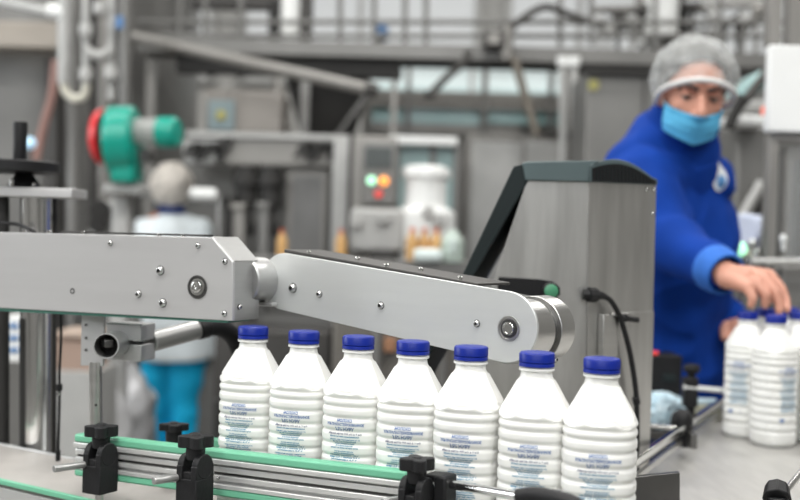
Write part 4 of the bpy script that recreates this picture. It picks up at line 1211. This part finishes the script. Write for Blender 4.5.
MB().ptube([(36, 160, 5.4), (44, 125, 5.4), (52, 96, 5.4), (56, 60, 5.4)], .022, 8).build('tube', mat('faded red rubber', (0.30, 0.17, 0.145), .6), r)
r = T('status_light', 'small pale blue lamp beside the black crank grip', 'lamp', 30, 143, 5.0)
MB().sph(P(30, 143, 5.0), .026).build('lens', mat('pale blue lamp', (0.5, 0.75, 0.95), .3, emit=(.45, .75, 1), es=.45), r)
MB().pcyl(30, 148, 5.02, 30, 330, 5.1, .012).build('stalk', dark_steel, r)
lt = T('storage_tank', 'large warm grey tank with riveted rim standing behind the pipe bundle', 'tank', 20, 120, 7)
MB().lathe([(0, 3.0), (.9, 2.92), (1.0, 2.78), (1.0, 2.52)], V((-2.35, 7.2, 0)), (0, 0, 1), 40).lathe([(1.0, 2.52), (1.04, 2.50), (1.04, 2.42), (1.0, 2.40), (1.0, .5), (.4, .2), (0, .2)], V((-2.35, 7.2, 0)), (0, 0, 1), 40).build('tank_shell', mid_grey, lt)
for k in range(3):
    a = k * 2.09 + .4; MB().cyl((-2.35 + .75 * math.cos(a), 7.2 + .75 * math.sin(a), 0), (-2.35 + .75 * math.cos(a), 7.2 + .75 * math.sin(a), .6), .05).build('leg', deep_grey, lt)
wd_ = T('header_beam', 'warm beige grey beam crossing high behind the upright pipes', 'beam', 30, 40, 6)
MB().pbox(-90, 20, 60, 47, 5.9, .2).build('beam_body', mat('warm beige steel', (.34, .305, .265), .5, .2), wd_, .01)

# mezzanine platform with railing
Yp = 6.2
mz = T('mezzanine_platform', 'long grey steel walkway platform spanning the hall above the machines', 'platform', 460, 55, Yp)
a, b_ = P(138, 52, Yp), P(860, 52, Yp)
zt = P(400, 45, Yp).z
MB().box(((a.x + b_.x) / 2, Yp + .20, zt - .03), (b_.x - a.x, .4, .05)).build('deck', mid_grey, mz)
MB().box(((a.x + b_.x) / 2, Yp, zt - .035), (b_.x - a.x, .05, .085)).build('edge_beam', mid_grey, mz, .004)
for (u0, u1, dz_) in ((178, 402, .10), (402, 572, .025), (572, 772, .12)):
    ua, ub = P(u0, 60, Yp + .08).x, P(u1, 60, Yp + .08).x
    MB().box(((ua + ub) / 2, Yp + .10, zt - .075 - dz_ / 2), (ub - ua, .12, dz_)).build('under_beam', near_black, mz)  # near-black band along the underside of the deck
for x, w_ in [(152, .05), (395, .03), (569, .06)]:
    p = P(x, 60, Yp + .1); MB().box((p.x, p.y, (zt - .1) / 2), (w_, w_, zt - .1)).build('post', warm_grey, mz)
for x in (570.5, 577): pass
rl = T('platform_railing', 'grey tubular safety railing along the walkway platform', 'railing', 460, 20, Yp)
for x in [180, 205, 241, 340, 374, 405, 426, 560, 591, 655, 720]:
    MB().pcyl(x, -90, Yp + .03, x, 46, Yp + .03, .016, seg=10).build('baluster', mid_grey, rl)
for y in (22, 36):
    MB().cyl(P(138, y, Yp + .03), P(860, y, Yp + .03), .015, seg=10).build('rail_bar', mid_grey, rl)
# clutter on the platform
VG = 'valves and pipes on the walkway platform'
for (x, y, s_, m_, lb) in [(380, 33, .05, blue_p, 'small blue cap among the railings on the walkway'), (290, 22, .055, white_paint, 'bright white canister standing on the walkway platform'),
                           (642, 40, .035, white_paint, 'round white bulb at the walkway edge above the hair net'), (661, 12, .10, white_paint, 'tall pale cylinder on the walkway above the worker')]:
    r = T('canister', lb, 'canister', x, y, Yp + .3, None)
    hh = {290: .17, 661: .16}.get(x, s_ * .8)
    MB().lathe([(0, hh), (s_ * .7, hh), (s_, hh * .8), (s_, -hh), (0, -hh)], P(x, y, Yp + .22), (0, 0, 1), 20).build('shell', m_, r)
    MB().cyl(P(x, y, Yp + .22) + V((0, 0, -hh)), V((P(x, y, Yp + .22).x, Yp + .22, zt)), s_ * .5).build('neck', mid_grey, r)
kk = T('knee_pipe', 'dark bent pipe forming a peak above the walkway railing', 'pipe', 545, 15, Yp - .1)
MB().ptube([(510, 30, Yp - .1), (518, 22, Yp - .1), (543, 7, Yp - .1), (565, 13, Yp - .1), (588, 22, Yp - .1)], .022, 8, 3).build('tube', deep_grey, kk)
MB().pcyl(507, 26, Yp - .1, 507, 60, Yp - .1, .035).build('upright', warm_grey, kk)
r = T('junction_box', 'small grey junction box on the walkway edge', 'box', 495, 38, Yp - .05)
MB().pbox(484, 30, 505, 47, Yp - .15, .1).build('case', deep_grey, r, .01)
MB().pbox(488, 33, 500, 44, Yp - .16, .01).build('cover', warm_grey, r, .003)
random.seed(11)
ORD = 'first second third fourth fifth sixth seventh eighth ninth tenth eleventh twelfth thirteenth fourteenth fifteenth sixteenth'.split()
for i in range(16):
    x = 600 + i * 10.5 + random.uniform(-3, 3); y = random.uniform(6, 36)
    m_, cn_ = random.choice([(deep_grey, 'dark grey'), (warm_grey, 'grey'), (near_black, 'black'), (pale, 'pale'), (mid_grey, 'mid grey')])
    r = T('valve', '%s valve fitting on the walkway, %s from the knee pipe' % (cn_, ORD[i]), 'valve', x, y, Yp + .2, 'valve fittings on the walkway')
    mb = MB().sph(P(x, y, Yp + .2), random.uniform(.03, .05)); p = P(x, y, Yp + .2)
    mb.cyl(p, V((p.x, p.y, zt)), .014).build('valve_body', m_, r)
    a_ = random.uniform(0, 3)
    MB().cyl(p + V((-.10 * math.cos(a_), 0, -.06 * math.sin(a_))), p + V((.10 * math.cos(a_), 0, .06 * math.sin(a_))), .013).build('handle', m_, r)
for (x0, y0, x1, y1, m_, r_, lb) in [(600, 30, 770, 18, mid_grey, .02, 'long nearly level grey pipe across the walkway valves'), (590, 10, 760, 4, warm_grey, .022, 'upper long pale grey pipe crossing over the walkway valves'), (676, -20, 676, 44, deep_grey, .05, 'thick dark upright pipe on the walkway above the hair net'), (640, -20, 640, 44, warm_grey, .03, 'slim upright grey pipe rising by the round white bulb'), (735, 40, 768, 8, deep_grey, .02, 'dark steep pipe beside the guarded machine frame'), (700, 45, 745, 10, deep_grey, .016, 'thin dark slanting pipe over the worker in blue')]:
    r = T('platform_pipe', lb, 'pipe', (x0 + x1) / 2, y0, Yp + .30, 'grey pipe runs on the walkway')
    MB().pcyl(x0, y0, Yp + .30, x1, y1, Yp + .30, r_).build('tube', m_, r)
cbx = T('ducting', 'dark grey square duct standing by the white canister on the walkway', 'duct', 320, 20, Yp + .5)
MB().pbox(298, -40, 312, 45, Yp + .25, .12).pbox(190, -40, 280, 8, Yp + .42, .1).build('duct_body', deep_grey, cbx, .01)
MB().pbox(268, 0, 280, 46, Yp + .25, .12).build('duct_flange', near_black, cbx, .01)
dp = T('diagonal_pipe', 'long grey pipe slanting down across the front of the walkway', 'pipe', 250, 60, 5.6)
MB().pcyl(128, 36, 5.7, 372, 90, 5.5, .030).build('tube', warm_grey, dp)
MB().pcyl(366, 88, 5.5, 377, 91, 5.49, .036).build('coupling', deep_grey, dp, .004)

# hopper under the walkway
hp = T('hopper', 'dark tapering steel hopper with slanted struts under the walkway', 'hopper', 325, 105, 6.3)
mb = MB()
zt2 = P(325, 74, 6.3).z; zb2 = P(325, 136, 6.3).z
xs = [P(x, 100, 6.3).x for x in (284, 368, 300, 350)]
vt = [mb.bm.verts.new(v) for v in ((xs[0], 6.3, zt2), (xs[1], 6.3, zt2), (xs[1], 6.8, zt2), (xs[0], 6.8, zt2), (xs[2], 6.4, zb2), (xs[3], 6.4, zb2), (xs[3], 6.7, zb2), (xs[2], 6.7, zb2))]
for f in ((0, 1, 2, 3), (4, 5, 6, 7), (0, 1, 5, 4), (1, 2, 6, 5), (2, 3, 7, 6), (3, 0, 4, 7)): mb.bm.faces.new([vt[i] for i in f])
mb.build('hopper_body', near_black, hp, .008)
MB().pcyl(338, 136, 6.2, 371, 90, 6.2, .022).build('strut', dark_steel, hp)
MB().pcyl(290, 136, 6.2, 276, 78, 6.2, .025).build('strut', warm_grey, hp)
MB().pbox(300, 80, 309, 134, 6.2, .03).build('side_channel', mid_grey, hp)
MB().pbox(308, 134, 344, 170, 6.4, .3).build('outlet', dark_steel, hp)

# filling machine with grey header (middle of the hall)
Yf = 5.6
fm = T('filling_machine', 'wide grey filling machine with blurred badge and glazed doors', 'machine', 270, 200, Yf)
MB().pbox(186, 133, 352, 166, Yf, .2).build('header', warm_grey, fm, .01)
MB().pbox(205, 90, 282, 133, Yf + .3, .4).build('upper_case', mat('brownish grey steel', (.27, .25, .23), .5, .2), fm, .01)
MB().pbox(180, 166, 345, 470, Yf + .35, .35).build('body', mid_grey, fm)
MB().pbox(329, 137, 350, 470, Yf - .04, .1).build('column', pale, fm, .008)
MB().pbox(186, 133, 352, 139, Yf - .03, .05).build('header_trim', pale, fm, .004)
MB().pbox(286, 170, 326, 262, Yf + .05, .03).build('door', warm_grey, fm, .004)
MB().pbox(292, 176, 321, 255, Yf + .04, .012).build('door_pane', mat('grey glass', (.22, .22, .22), .15), fm)
MB().pbox(183, 140, 216, 163, Yf - .02, .02).build('side_plate', pale, fm)
MB().pbox(208, 100, 234, 130, Yf + .27, .02).build('service_panel', mat('grey blue panel', (.23, .30, .32), .5), fm, .003)
MB().lathe([(.028, 0), (.026, .004), (0, .005)], P(221, 115, Yf + .26), (0, -1, 0), 20).build('sticker', yellow, fm)
for (x0, txt_, x1) in [(185, 'graf', 209), (297, 'graf', 321)]:
    cu = bpy.data.curves.new('badge', 'FONT'); cu.body = txt_; cu.size = .15; cu.extrude = .002; cu.offset = .02
    p = P(x0, 157, Yf - .035)
    o = bpy.data.objects.new('t', cu); col.objects.link(o); me = evald(o); bpy.data.objects.remove(o)
    me.transform(Matrix.Translation(p) @ Matrix.Rotation(R(90), 4, 'X') @ Matrix.Diagonal((.85, .85, 1, 1)) @ Matrix([[1, .25, 0, 0], [0, 1, 0, 0], [0, 0, 1, 0], [0, 0, 0, 1]]))
    link('badge_lettering', me, near_black, fm)
NZ = 'dark filling nozzles under the grey header'
for (x, lb) in [(247, 'dark filling nozzle nearest the distant worker under the header'), (271, 'dark filling nozzle beside the glazed machine door')]:
    r = T('filling_nozzle', lb, 'nozzle', x, 190, Yf - .1, NZ)
    MB().pcyl(x, 166, Yf - .1, x, 208, Yf - .1, .055).build('barrel', near_black, r, .01)
    MB().pcyl(x, 176, Yf - .1, x, 188, Yf - .1, .072).build('collar', near_black, r, .01)
    MB().pcyl(x, 206, Yf - .1, x, 222, Yf - .1, .022).build('spout', deep_grey, r)
    MB().pbox(x - 6, 222, x + 6, 236, Yf - .14, .08).build('bottle_gripper', near_black, r, .01)
r = T('paper_roll', 'small white roll on a spindle beside the distant worker\'s head', 'roll', 203, 193, 5.7)
MB().pcyl(191, 194, 5.35, 216, 195, 5.35, .031).build('roll_body', white_paint, r, .006)
MB().pcyl(188, 194, 5.35, 220, 195, 5.35, .008).build('spindle', steel, r)
MB().pcyl(219, 194, 5.35, 219, 500, 5.35, .008).build('stand', steel, r)
for (x0, x1, ya, yb_, m_, lb) in [(222, 231, 200, 330, near_black, 'dark upright cabinet strip beside the distant worker'), (232, 243, 206, 330, warm_grey, 'grey upright post between the worker and the nozzles'), (258, 267, 205, 330, mid_grey, 'grey upright post between the two nozzles')]:
    r = T('machine_post', lb, 'post', (x0 + x1) / 2, 250, Yf - .25)
    MB().pbox(x0, ya, x1, yb_, Yf - .2, .08).build('post_body', m_, r, .006)
    MB().pbox(x0 - 2, ya - 3, x1 + 2, ya + 3, Yf - .22, .1).build('post_cap', m_, r, .004)


def juice(x, y, Y, s, label, group):
    c = P(x, y, Y); r = thing('juice_bottle', label, 'bottle', (c.x, c.y, c.z - .09 * s), group)
    MB().lathe([(0, -.09 * s), (.036 * s, -.088 * s), (.038 * s, .02 * s), (.034 * s, .04 * s), (.015 * s, .075 * s), (.015 * s, .085 * s)], c, (0, 0, 1), 20).build('bottle_body', orange, r)
    MB().lathe([(.018 * s, .082 * s), (.018 * s, .105 * s), (0, .107 * s)], c, (0, 0, 1), 16).build('cap', redcap, r)
    return r


LN = T('bottling_line', 'low steel conveyor carrying orange juice bottles across the hall', 'conveyor', 340, 300, 5.0)
zt3 = P(340, 258, 5.0).z
a, b_ = P(225, 260, 5.0), P(470, 260, 5.0)
MB().box(((a.x + b_.x) / 2, 5.02, zt3 - .03), (b_.x - a.x, .3, .06)).build('bed', mid_grey, LN, .005)
for x in (a.x + .1, b_.x - .1): MB().box((x, 5.05, zt3 / 2 - .03), (.06, .06, zt3 - .06)).build('leg', deep_grey, LN)
MB().box(((a.x + b_.x) / 2, 5.1, .55), (b_.x - a.x - .2, .04, .75)).build('skirt', mid_grey, LN)
for (x, y, Yj, s_, lb, g_) in [(282, 241, 5.0, .62, 'dark amber juice bottle below the filling nozzles', None), (341, 243, 4.95, .66, 'single orange juice bottle standing alone by the pale column', None),
                               (412, 247, 4.95, .74, 'orange juice bottle at the near corner of the packed group', 'orange juice bottles packed together'),
                               (424, 246, 4.98, .74, 'orange juice bottle second in the packed group', 'orange juice bottles packed together'),
                               (436, 247, 4.95, .74, 'orange juice bottle at the far corner of the packed group', 'orange juice bottles packed together')]:
    o = juice(x, y, Yj, s_, lb, g_)
    dz = zt3 - (P(x, y, Yj).z - .09 * s_) ; o.location.z += dz
r = T('film_wrap', 'pale grey film lying in front of the packed juice bottles', 'film', 428, 262, 4.8)
MB().box((P(428, 258, 4.85).x, 4.85, zt3 + .025), (.13, .05, .06)).build('film_sheet', paleglass, r, .02)
r = T('plastic_jug', 'translucent pale green jug beside the slanted cabinet edge', 'jug', 452, 262, 4.8)
MB().lathe([(0, 0), (.05, 0), (.052, .09), (.03, .12), (.02, .14), (0, .14)], V((P(452, 262, 4.9).x, 4.9, zt3)), (0, 0, 1), 20).build('jug_body', mat('pale green plastic', (.45, .53, .48), .4), r)
MB().box((P(452, 262, 4.9).x, 4.84, zt3 + .07), (.015, .03, .07)).build('handle', paleglass, r, .004)

# control panel with lamps
cpn = T('control_cabinet', 'grey control cabinet with screen and lit orange and green lamps', 'control panel', 379, 170, 5.2)
MB().pbox(352, 136, 396, 268, 5.25, .25).build('cabinet', warm_grey, cpn, .01)
MB().pbox(362, 142, 396, 204, 5.17, .09).build('panel', mid_grey, cpn, .006)
MB().pbox(365, 147, 392, 168, 5.16, .02).build('display', screen, cpn, .003)
for (x, y, q_, m_, lb) in [(371.5, 180.5, .020, glow_green, 'lit green lamp'), (384, 181, .022, glow_orange, 'lit orange lamp'), (378.5, 194, .018, glow_red, 'red button')]:
    MB().lathe([(q_, 0), (q_ * .9, .015), (0, .02)], P(x, y, 5.165), (0, -1, 0), 20).build('indicator_lamp', m_, cpn, label=lb)
MB().pbox(355, 268, 392, 470, 5.3, .2).build('pedestal', mid_grey, cpn)
MB().pbox(346, 136, 353, 330, 5.3, .12).build('side_post', deep_grey, cpn)

# white capping machine
wm = T('capping_machine', 'white rounded capping machine with drum top beside the control panel', 'machine', 410, 230, 5.4)
MB().pbox(350, 208, 404, 252, 5.12, .3).build('front_case', pale, wm, .02)
MB().lathe([(0, .34), (.085, .34), (.115, .325), (.12, .29), (.10, .27), (.10, .15), (.145, .12), (.15, .0), (.13, -.1), (0, -.1)], P(424, 238, 5.25), (0, 0, 1), 32).build('drum', white_paint, wm)
MB().pbox(396, 222, 450, 256, 5.3, .3).build('side_case', white_paint, wm, .03)
for (x, y) in [(384, 218), (428, 212), (440, 220), (356, 222)]:
    MB().pcyl(x, y, 5.08, x, y, 5.15, .03).build('fitting', pale, wm, .006)
MB().pbox(368, 250, 398, 262, 4.95, .12).build('dark_tray', near_black, wm, .02)
MB().pbox(402, 256, 446, 470, 5.4, .25).build('pedestal', mid_grey, wm)

# glazed guard with teal sheets
gg = T('glazed_guard', 'grey framed machine guard with teal tinted sheets under the walkway', 'machine guard', 470, 120, 7.0)
Yg = 7.2
MB().pbox(372, 92, 575, 100, Yg - .03, .06).pbox(372, 124, 520, 135, Yg - .03, .06).pbox(372, 62, 575, 66, Yg - .03, .06).pbox(372, 103, 560, 108, Yg - .05, .06).build('cross_bars', warm_grey, gg, .004)
MB().pbox(480, 60, 486, 270, Yg - .06, .06).pbox(404, 62, 409, 270, Yg - .06, .06).pbox(548, 62, 553, 200, Yg - .06, .06).build('uprights', mid_grey, gg, .004)
MB().pbox(372, 109, 480, 124, Yg, .02).build('sheet', tealglass, gg); MB().pbox(487, 109, 560, 124, Yg, .02).build('sheet', tealglass, gg)
MB().pbox(360, 98, 575, 290, Yg + .1, .1).build('back_panel', warm_grey, gg)
MB().pbox(360, 290, 575, 440, Yg + .2, .1).build('base_panel', deep_grey, gg)
tw = T('glass_cabinet', 'tall teal glazed cabinet standing behind the white capping machine', 'cabinet', 430, 170, 6.2)
MB().pbox(388, 136, 458, 145, 6.1, .3).build('top_canopy', white_paint, tw, .01)
MB().pbox(396, 145, 453, 300, 6.2, .03).build('pane', mat('pale teal glass', (.36, .50, .50), .15, 0, .05), tw)
MB().pbox(428, 145, 434, 300, 6.17, .04).pbox(452, 140, 459, 300, 6.15, .05).pbox(393, 140, 398, 300, 6.15, .05).build('frame', mid_grey, tw, .004)
MB().pbox(393, 300, 459, 460, 6.2, .3).build('base', mid_grey, tw)
sc_ = T('tall_grey_cabinet', 'tall mid grey cabinet between the glass cabinet and slanted machine', 'cabinet', 500, 190, 6.6)
MB().pbox(462, 136, 576, 440, 6.5, .4).build('cabinet_body', warm_grey, sc_, .01)
MB().pbox(470, 142, 520, 300, 6.48, .02).pbox(524, 142, 570, 300, 6.48, .02).build('door', pale, sc_, .004)
MB().pcyl(521, 200, 6.45, 521, 226, 6.45, .012).build('handle', deep_grey, sc_)
ds = T('slanted_strut', 'dark slanted strut running down from the walkway beside the posts', 'strut', 528, 100, 6.1)
MB().pcyl(514, 58, 6.1, 537, 136, 6.0, .024).build('tube', mat('brown grey steel', (.13, .115, .095), .5, .3), ds)
MB().pcyl(535, 134, 6.0, 575, 136, 6.1, .018).build('foot_tube', deep_grey, ds)
ds = T('slanted_strut', 'short dark strut below the walkway beside the hopper coupling', 'strut', 440, 80, 6.1)
MB().ptube([(468, 52, 6.15), (464, 62, 6.1), (448, 76, 6.1), (440, 84, 6.1), (430, 94, 6.1)], .022, 8, 3).build('tube', deep_grey, ds)
MB().pbox(424, 90, 436, 98, 6.05, .06).build('foot', deep_grey, ds, .01)
for (x, lb) in [(563, 'pale upright tube left of the twin posts by the dark steel casing'), (574, 'pale upright tube right against the dark steel casing')]:
    r = T('upright_tube', lb.replace('left of the twin posts', 'of the twin posts away').replace('right against', 'touching'), 'tube', x, 100, 6.0)
    MB().pcyl(x, 57, 6.0, x, 330, 6.0, .022).build('tube', pale, r)
    MB().pcyl(x, 57, 6.0, x, 66, 6.0, .034).build('flange', white_paint, r)
glass_lit = mat('daylit milky pane', (.4, .45, .45), .3, emit=(0.80, 0.93, 0.92), es=.42)
glass_teal = mat('daylit teal pane', (.25, .36, .36), .3, emit=(0.50, 0.70, 0.69), es=.30)
wf = struct('window_5', MB().pbox(372, 60, 575, 66, 9.6, .1).pbox(372, 97, 575, 101, 9.6, .1).pbox(470, 60, 474, 100, 9.6, .1), pale)
MB().pbox(372, 66, 575, 74, 9.65, .04).pbox(372, 76, 575, 90, 9.65, .04).build('window_pane', glass_lit, wf)
MB().pbox(372, 90, 575, 98, 9.64, .04).build('window_pane', glass_teal, wf)
# big stainless casing behind the worker
bc_ = T('steel_casing', 'big dull stainless steel casing behind the worker in blue', 'machine', 660, 120, 5.5)
MB().pbox(581, 72, 768, 508, 5.5, .5).build('casing_body', mid_grey, bc_, .01)
MB().pbox(583, 70, 766, 76, 5.45, .06).build('top_trim', near_black, bc_, .004)
MB().lathe([(.028, 0), (.025, .004), (0, .005)], P(593.5, 85, 5.49), (0, -1, 0), 20).build('sticker', yellow, bc_)
MB().pbox(640, 76, 642, 330, 5.485, .01).pbox(700, 76, 702, 330, 5.485, .01).build('seam', deep_grey, bc_)
# pale slanted boxes between the worker's head and the white panel
r = T('filler_bowl', 'stack of pale slanted steel troughs beside the white machine panel', 'machine', 750, 100, 4.4)
MB().prism([P(738, 92, 4.4), P(760, 70, 4.4), P(768, 74, 4.4), P(768, 84, 4.4), P(746, 104, 4.4)], (0, .2, 0)).build('upper_trough', tealglass, r, .01)
MB().pbox(742, 100, 770, 111, 4.35, .2).build('middle_trough', pale, r, .01)
MB().pbox(730, 115, 769, 125, 4.3, .2).build('lower_trough', white_paint, r, .01)
MB().pbox(732, 126, 770, 470, 4.45, .3).build('case', mid_grey, r, .01)
MB().pcyl(731, 118, 4.2, 772, 66, 4.2, .018).build('strut', deep_grey, r)
MB().pcyl(728, 128, 4.2, 742, 96, 4.2, .022).build('strut', near_black, r)
MB().pbox(758, 185, 768, 262, 4.3, .1).build('dark_slot', near_black, r)
MB().pcyl(738, 225, 4.2, 762, 182, 4.2, .02).build('strut', pale, r)
r = T('warning_lamp', 'small glowing orange red lamp at the edge of the white panel', 'lamp', 766, 111, 3.9)
MB().sph(P(767, 111, 3.9), .020).build('lens', mat('orange red lamp', (.8, .12, .05), .3, emit=(1, .12, .04), es=.7), r)
MB().pcyl(768, 111, 3.92, 770, 610, 3.95, .010).build('stalk', deep_grey, r)

# floor level things behind the box arm
r = T('plastic_sack', 'big pale plastic covered sack slumped beside the blue trousers', 'sack', 95, 420, 4.6)
mb = MB(); c = P(84, 425, 4.6)
mb.sph(V((c.x, 4.7, .30)), (.20, .18, .32), sub=5)
for v in mb.bm.verts:
    v.co += (v.co - V((c.x, 4.7, .30))).normalized() * .05 * (noise.noise(v.co * 6) + .5 * noise.noise(v.co * 14)); v.co.z = max(v.co.z, .0)
mb.build('sack_body', sheetp, r)
MB().lathe([(.05, 0), (.03, .04), (.06, .09)], V((c.x, 4.7, .60)), (0, 0, 1), 16).build('sack_neck', sheetp, r)
r = T('plastic_sack', 'smaller wrapped grey sack between the pale sack and the cyan trousers', 'sack', 130, 400, 5.2)
mb = MB(); c = P(122, 410, 5.2)
mb.sph(V((c.x, 5.2, .33)), (.17, .16, .35), sub=5)
for v in mb.bm.verts:
    v.co += (v.co - V((c.x, 5.2, .33))).normalized() * .05 * (noise.noise(v.co * 7 + V((4, 4, 4))) + .5 * noise.noise(v.co * 15)); v.co.z = max(v.co.z, .0)
mb.build('sack_body', mat('grey plastic film', (.42, .42, .43), .35, 0, .3, 8), r)
MB().lathe([(.04, 0), (.025, .03), (.05, .07)], V((c.x, 5.2, .67)), (0, 0, 1), 16).build('sack_neck', sheetp, r)
r = T('carton', 'white carton with blue print standing behind the dark upright rails', 'carton', 12, 340, 3.4)
MB().pbox(6, 316, 21, 362, 3.4, .12).build('carton_body', white_paint, r, .003)
for y in (326, 338, 350): MB().pbox(9, y - 2.5, 18, y + 2.5, 3.395, .004).build('print', blue_p, r)
MB().pbox(2, 362, 26, 520, 3.4, .12).build('stand', mid_grey, r)
r = T('cardboard_box', 'brown cardboard box low behind the steel column and thin cable', 'box', 58, 350, 4.2)
MB().pbox(52, 335, 92, 372, 4.3, .25).build('box_body', mat('dull pinkish card', (.36, .26, .21), .8), r, .004)
MB().pbox(51, 333, 93, 338, 4.28, .28).build('box_flap', mat('dull card flap', (.42, .33, .27), .8), r, .003)
MB().pbox(48, 372, 96, 520, 4.25, .3).build('pallet_stand', pale, r)
r = T('dark_machine', 'low dark machine block between the cyan trousers and the first bottle', 'machine', 222, 390, 4.4)
MB().pbox(211, 400, 330, 560, 4.4, .3).build('lower_case', near_black, r, .01)
MB().pbox(214, 330, 330, 400, 4.5, .3).build('upper_case', deep_grey, r, .01)
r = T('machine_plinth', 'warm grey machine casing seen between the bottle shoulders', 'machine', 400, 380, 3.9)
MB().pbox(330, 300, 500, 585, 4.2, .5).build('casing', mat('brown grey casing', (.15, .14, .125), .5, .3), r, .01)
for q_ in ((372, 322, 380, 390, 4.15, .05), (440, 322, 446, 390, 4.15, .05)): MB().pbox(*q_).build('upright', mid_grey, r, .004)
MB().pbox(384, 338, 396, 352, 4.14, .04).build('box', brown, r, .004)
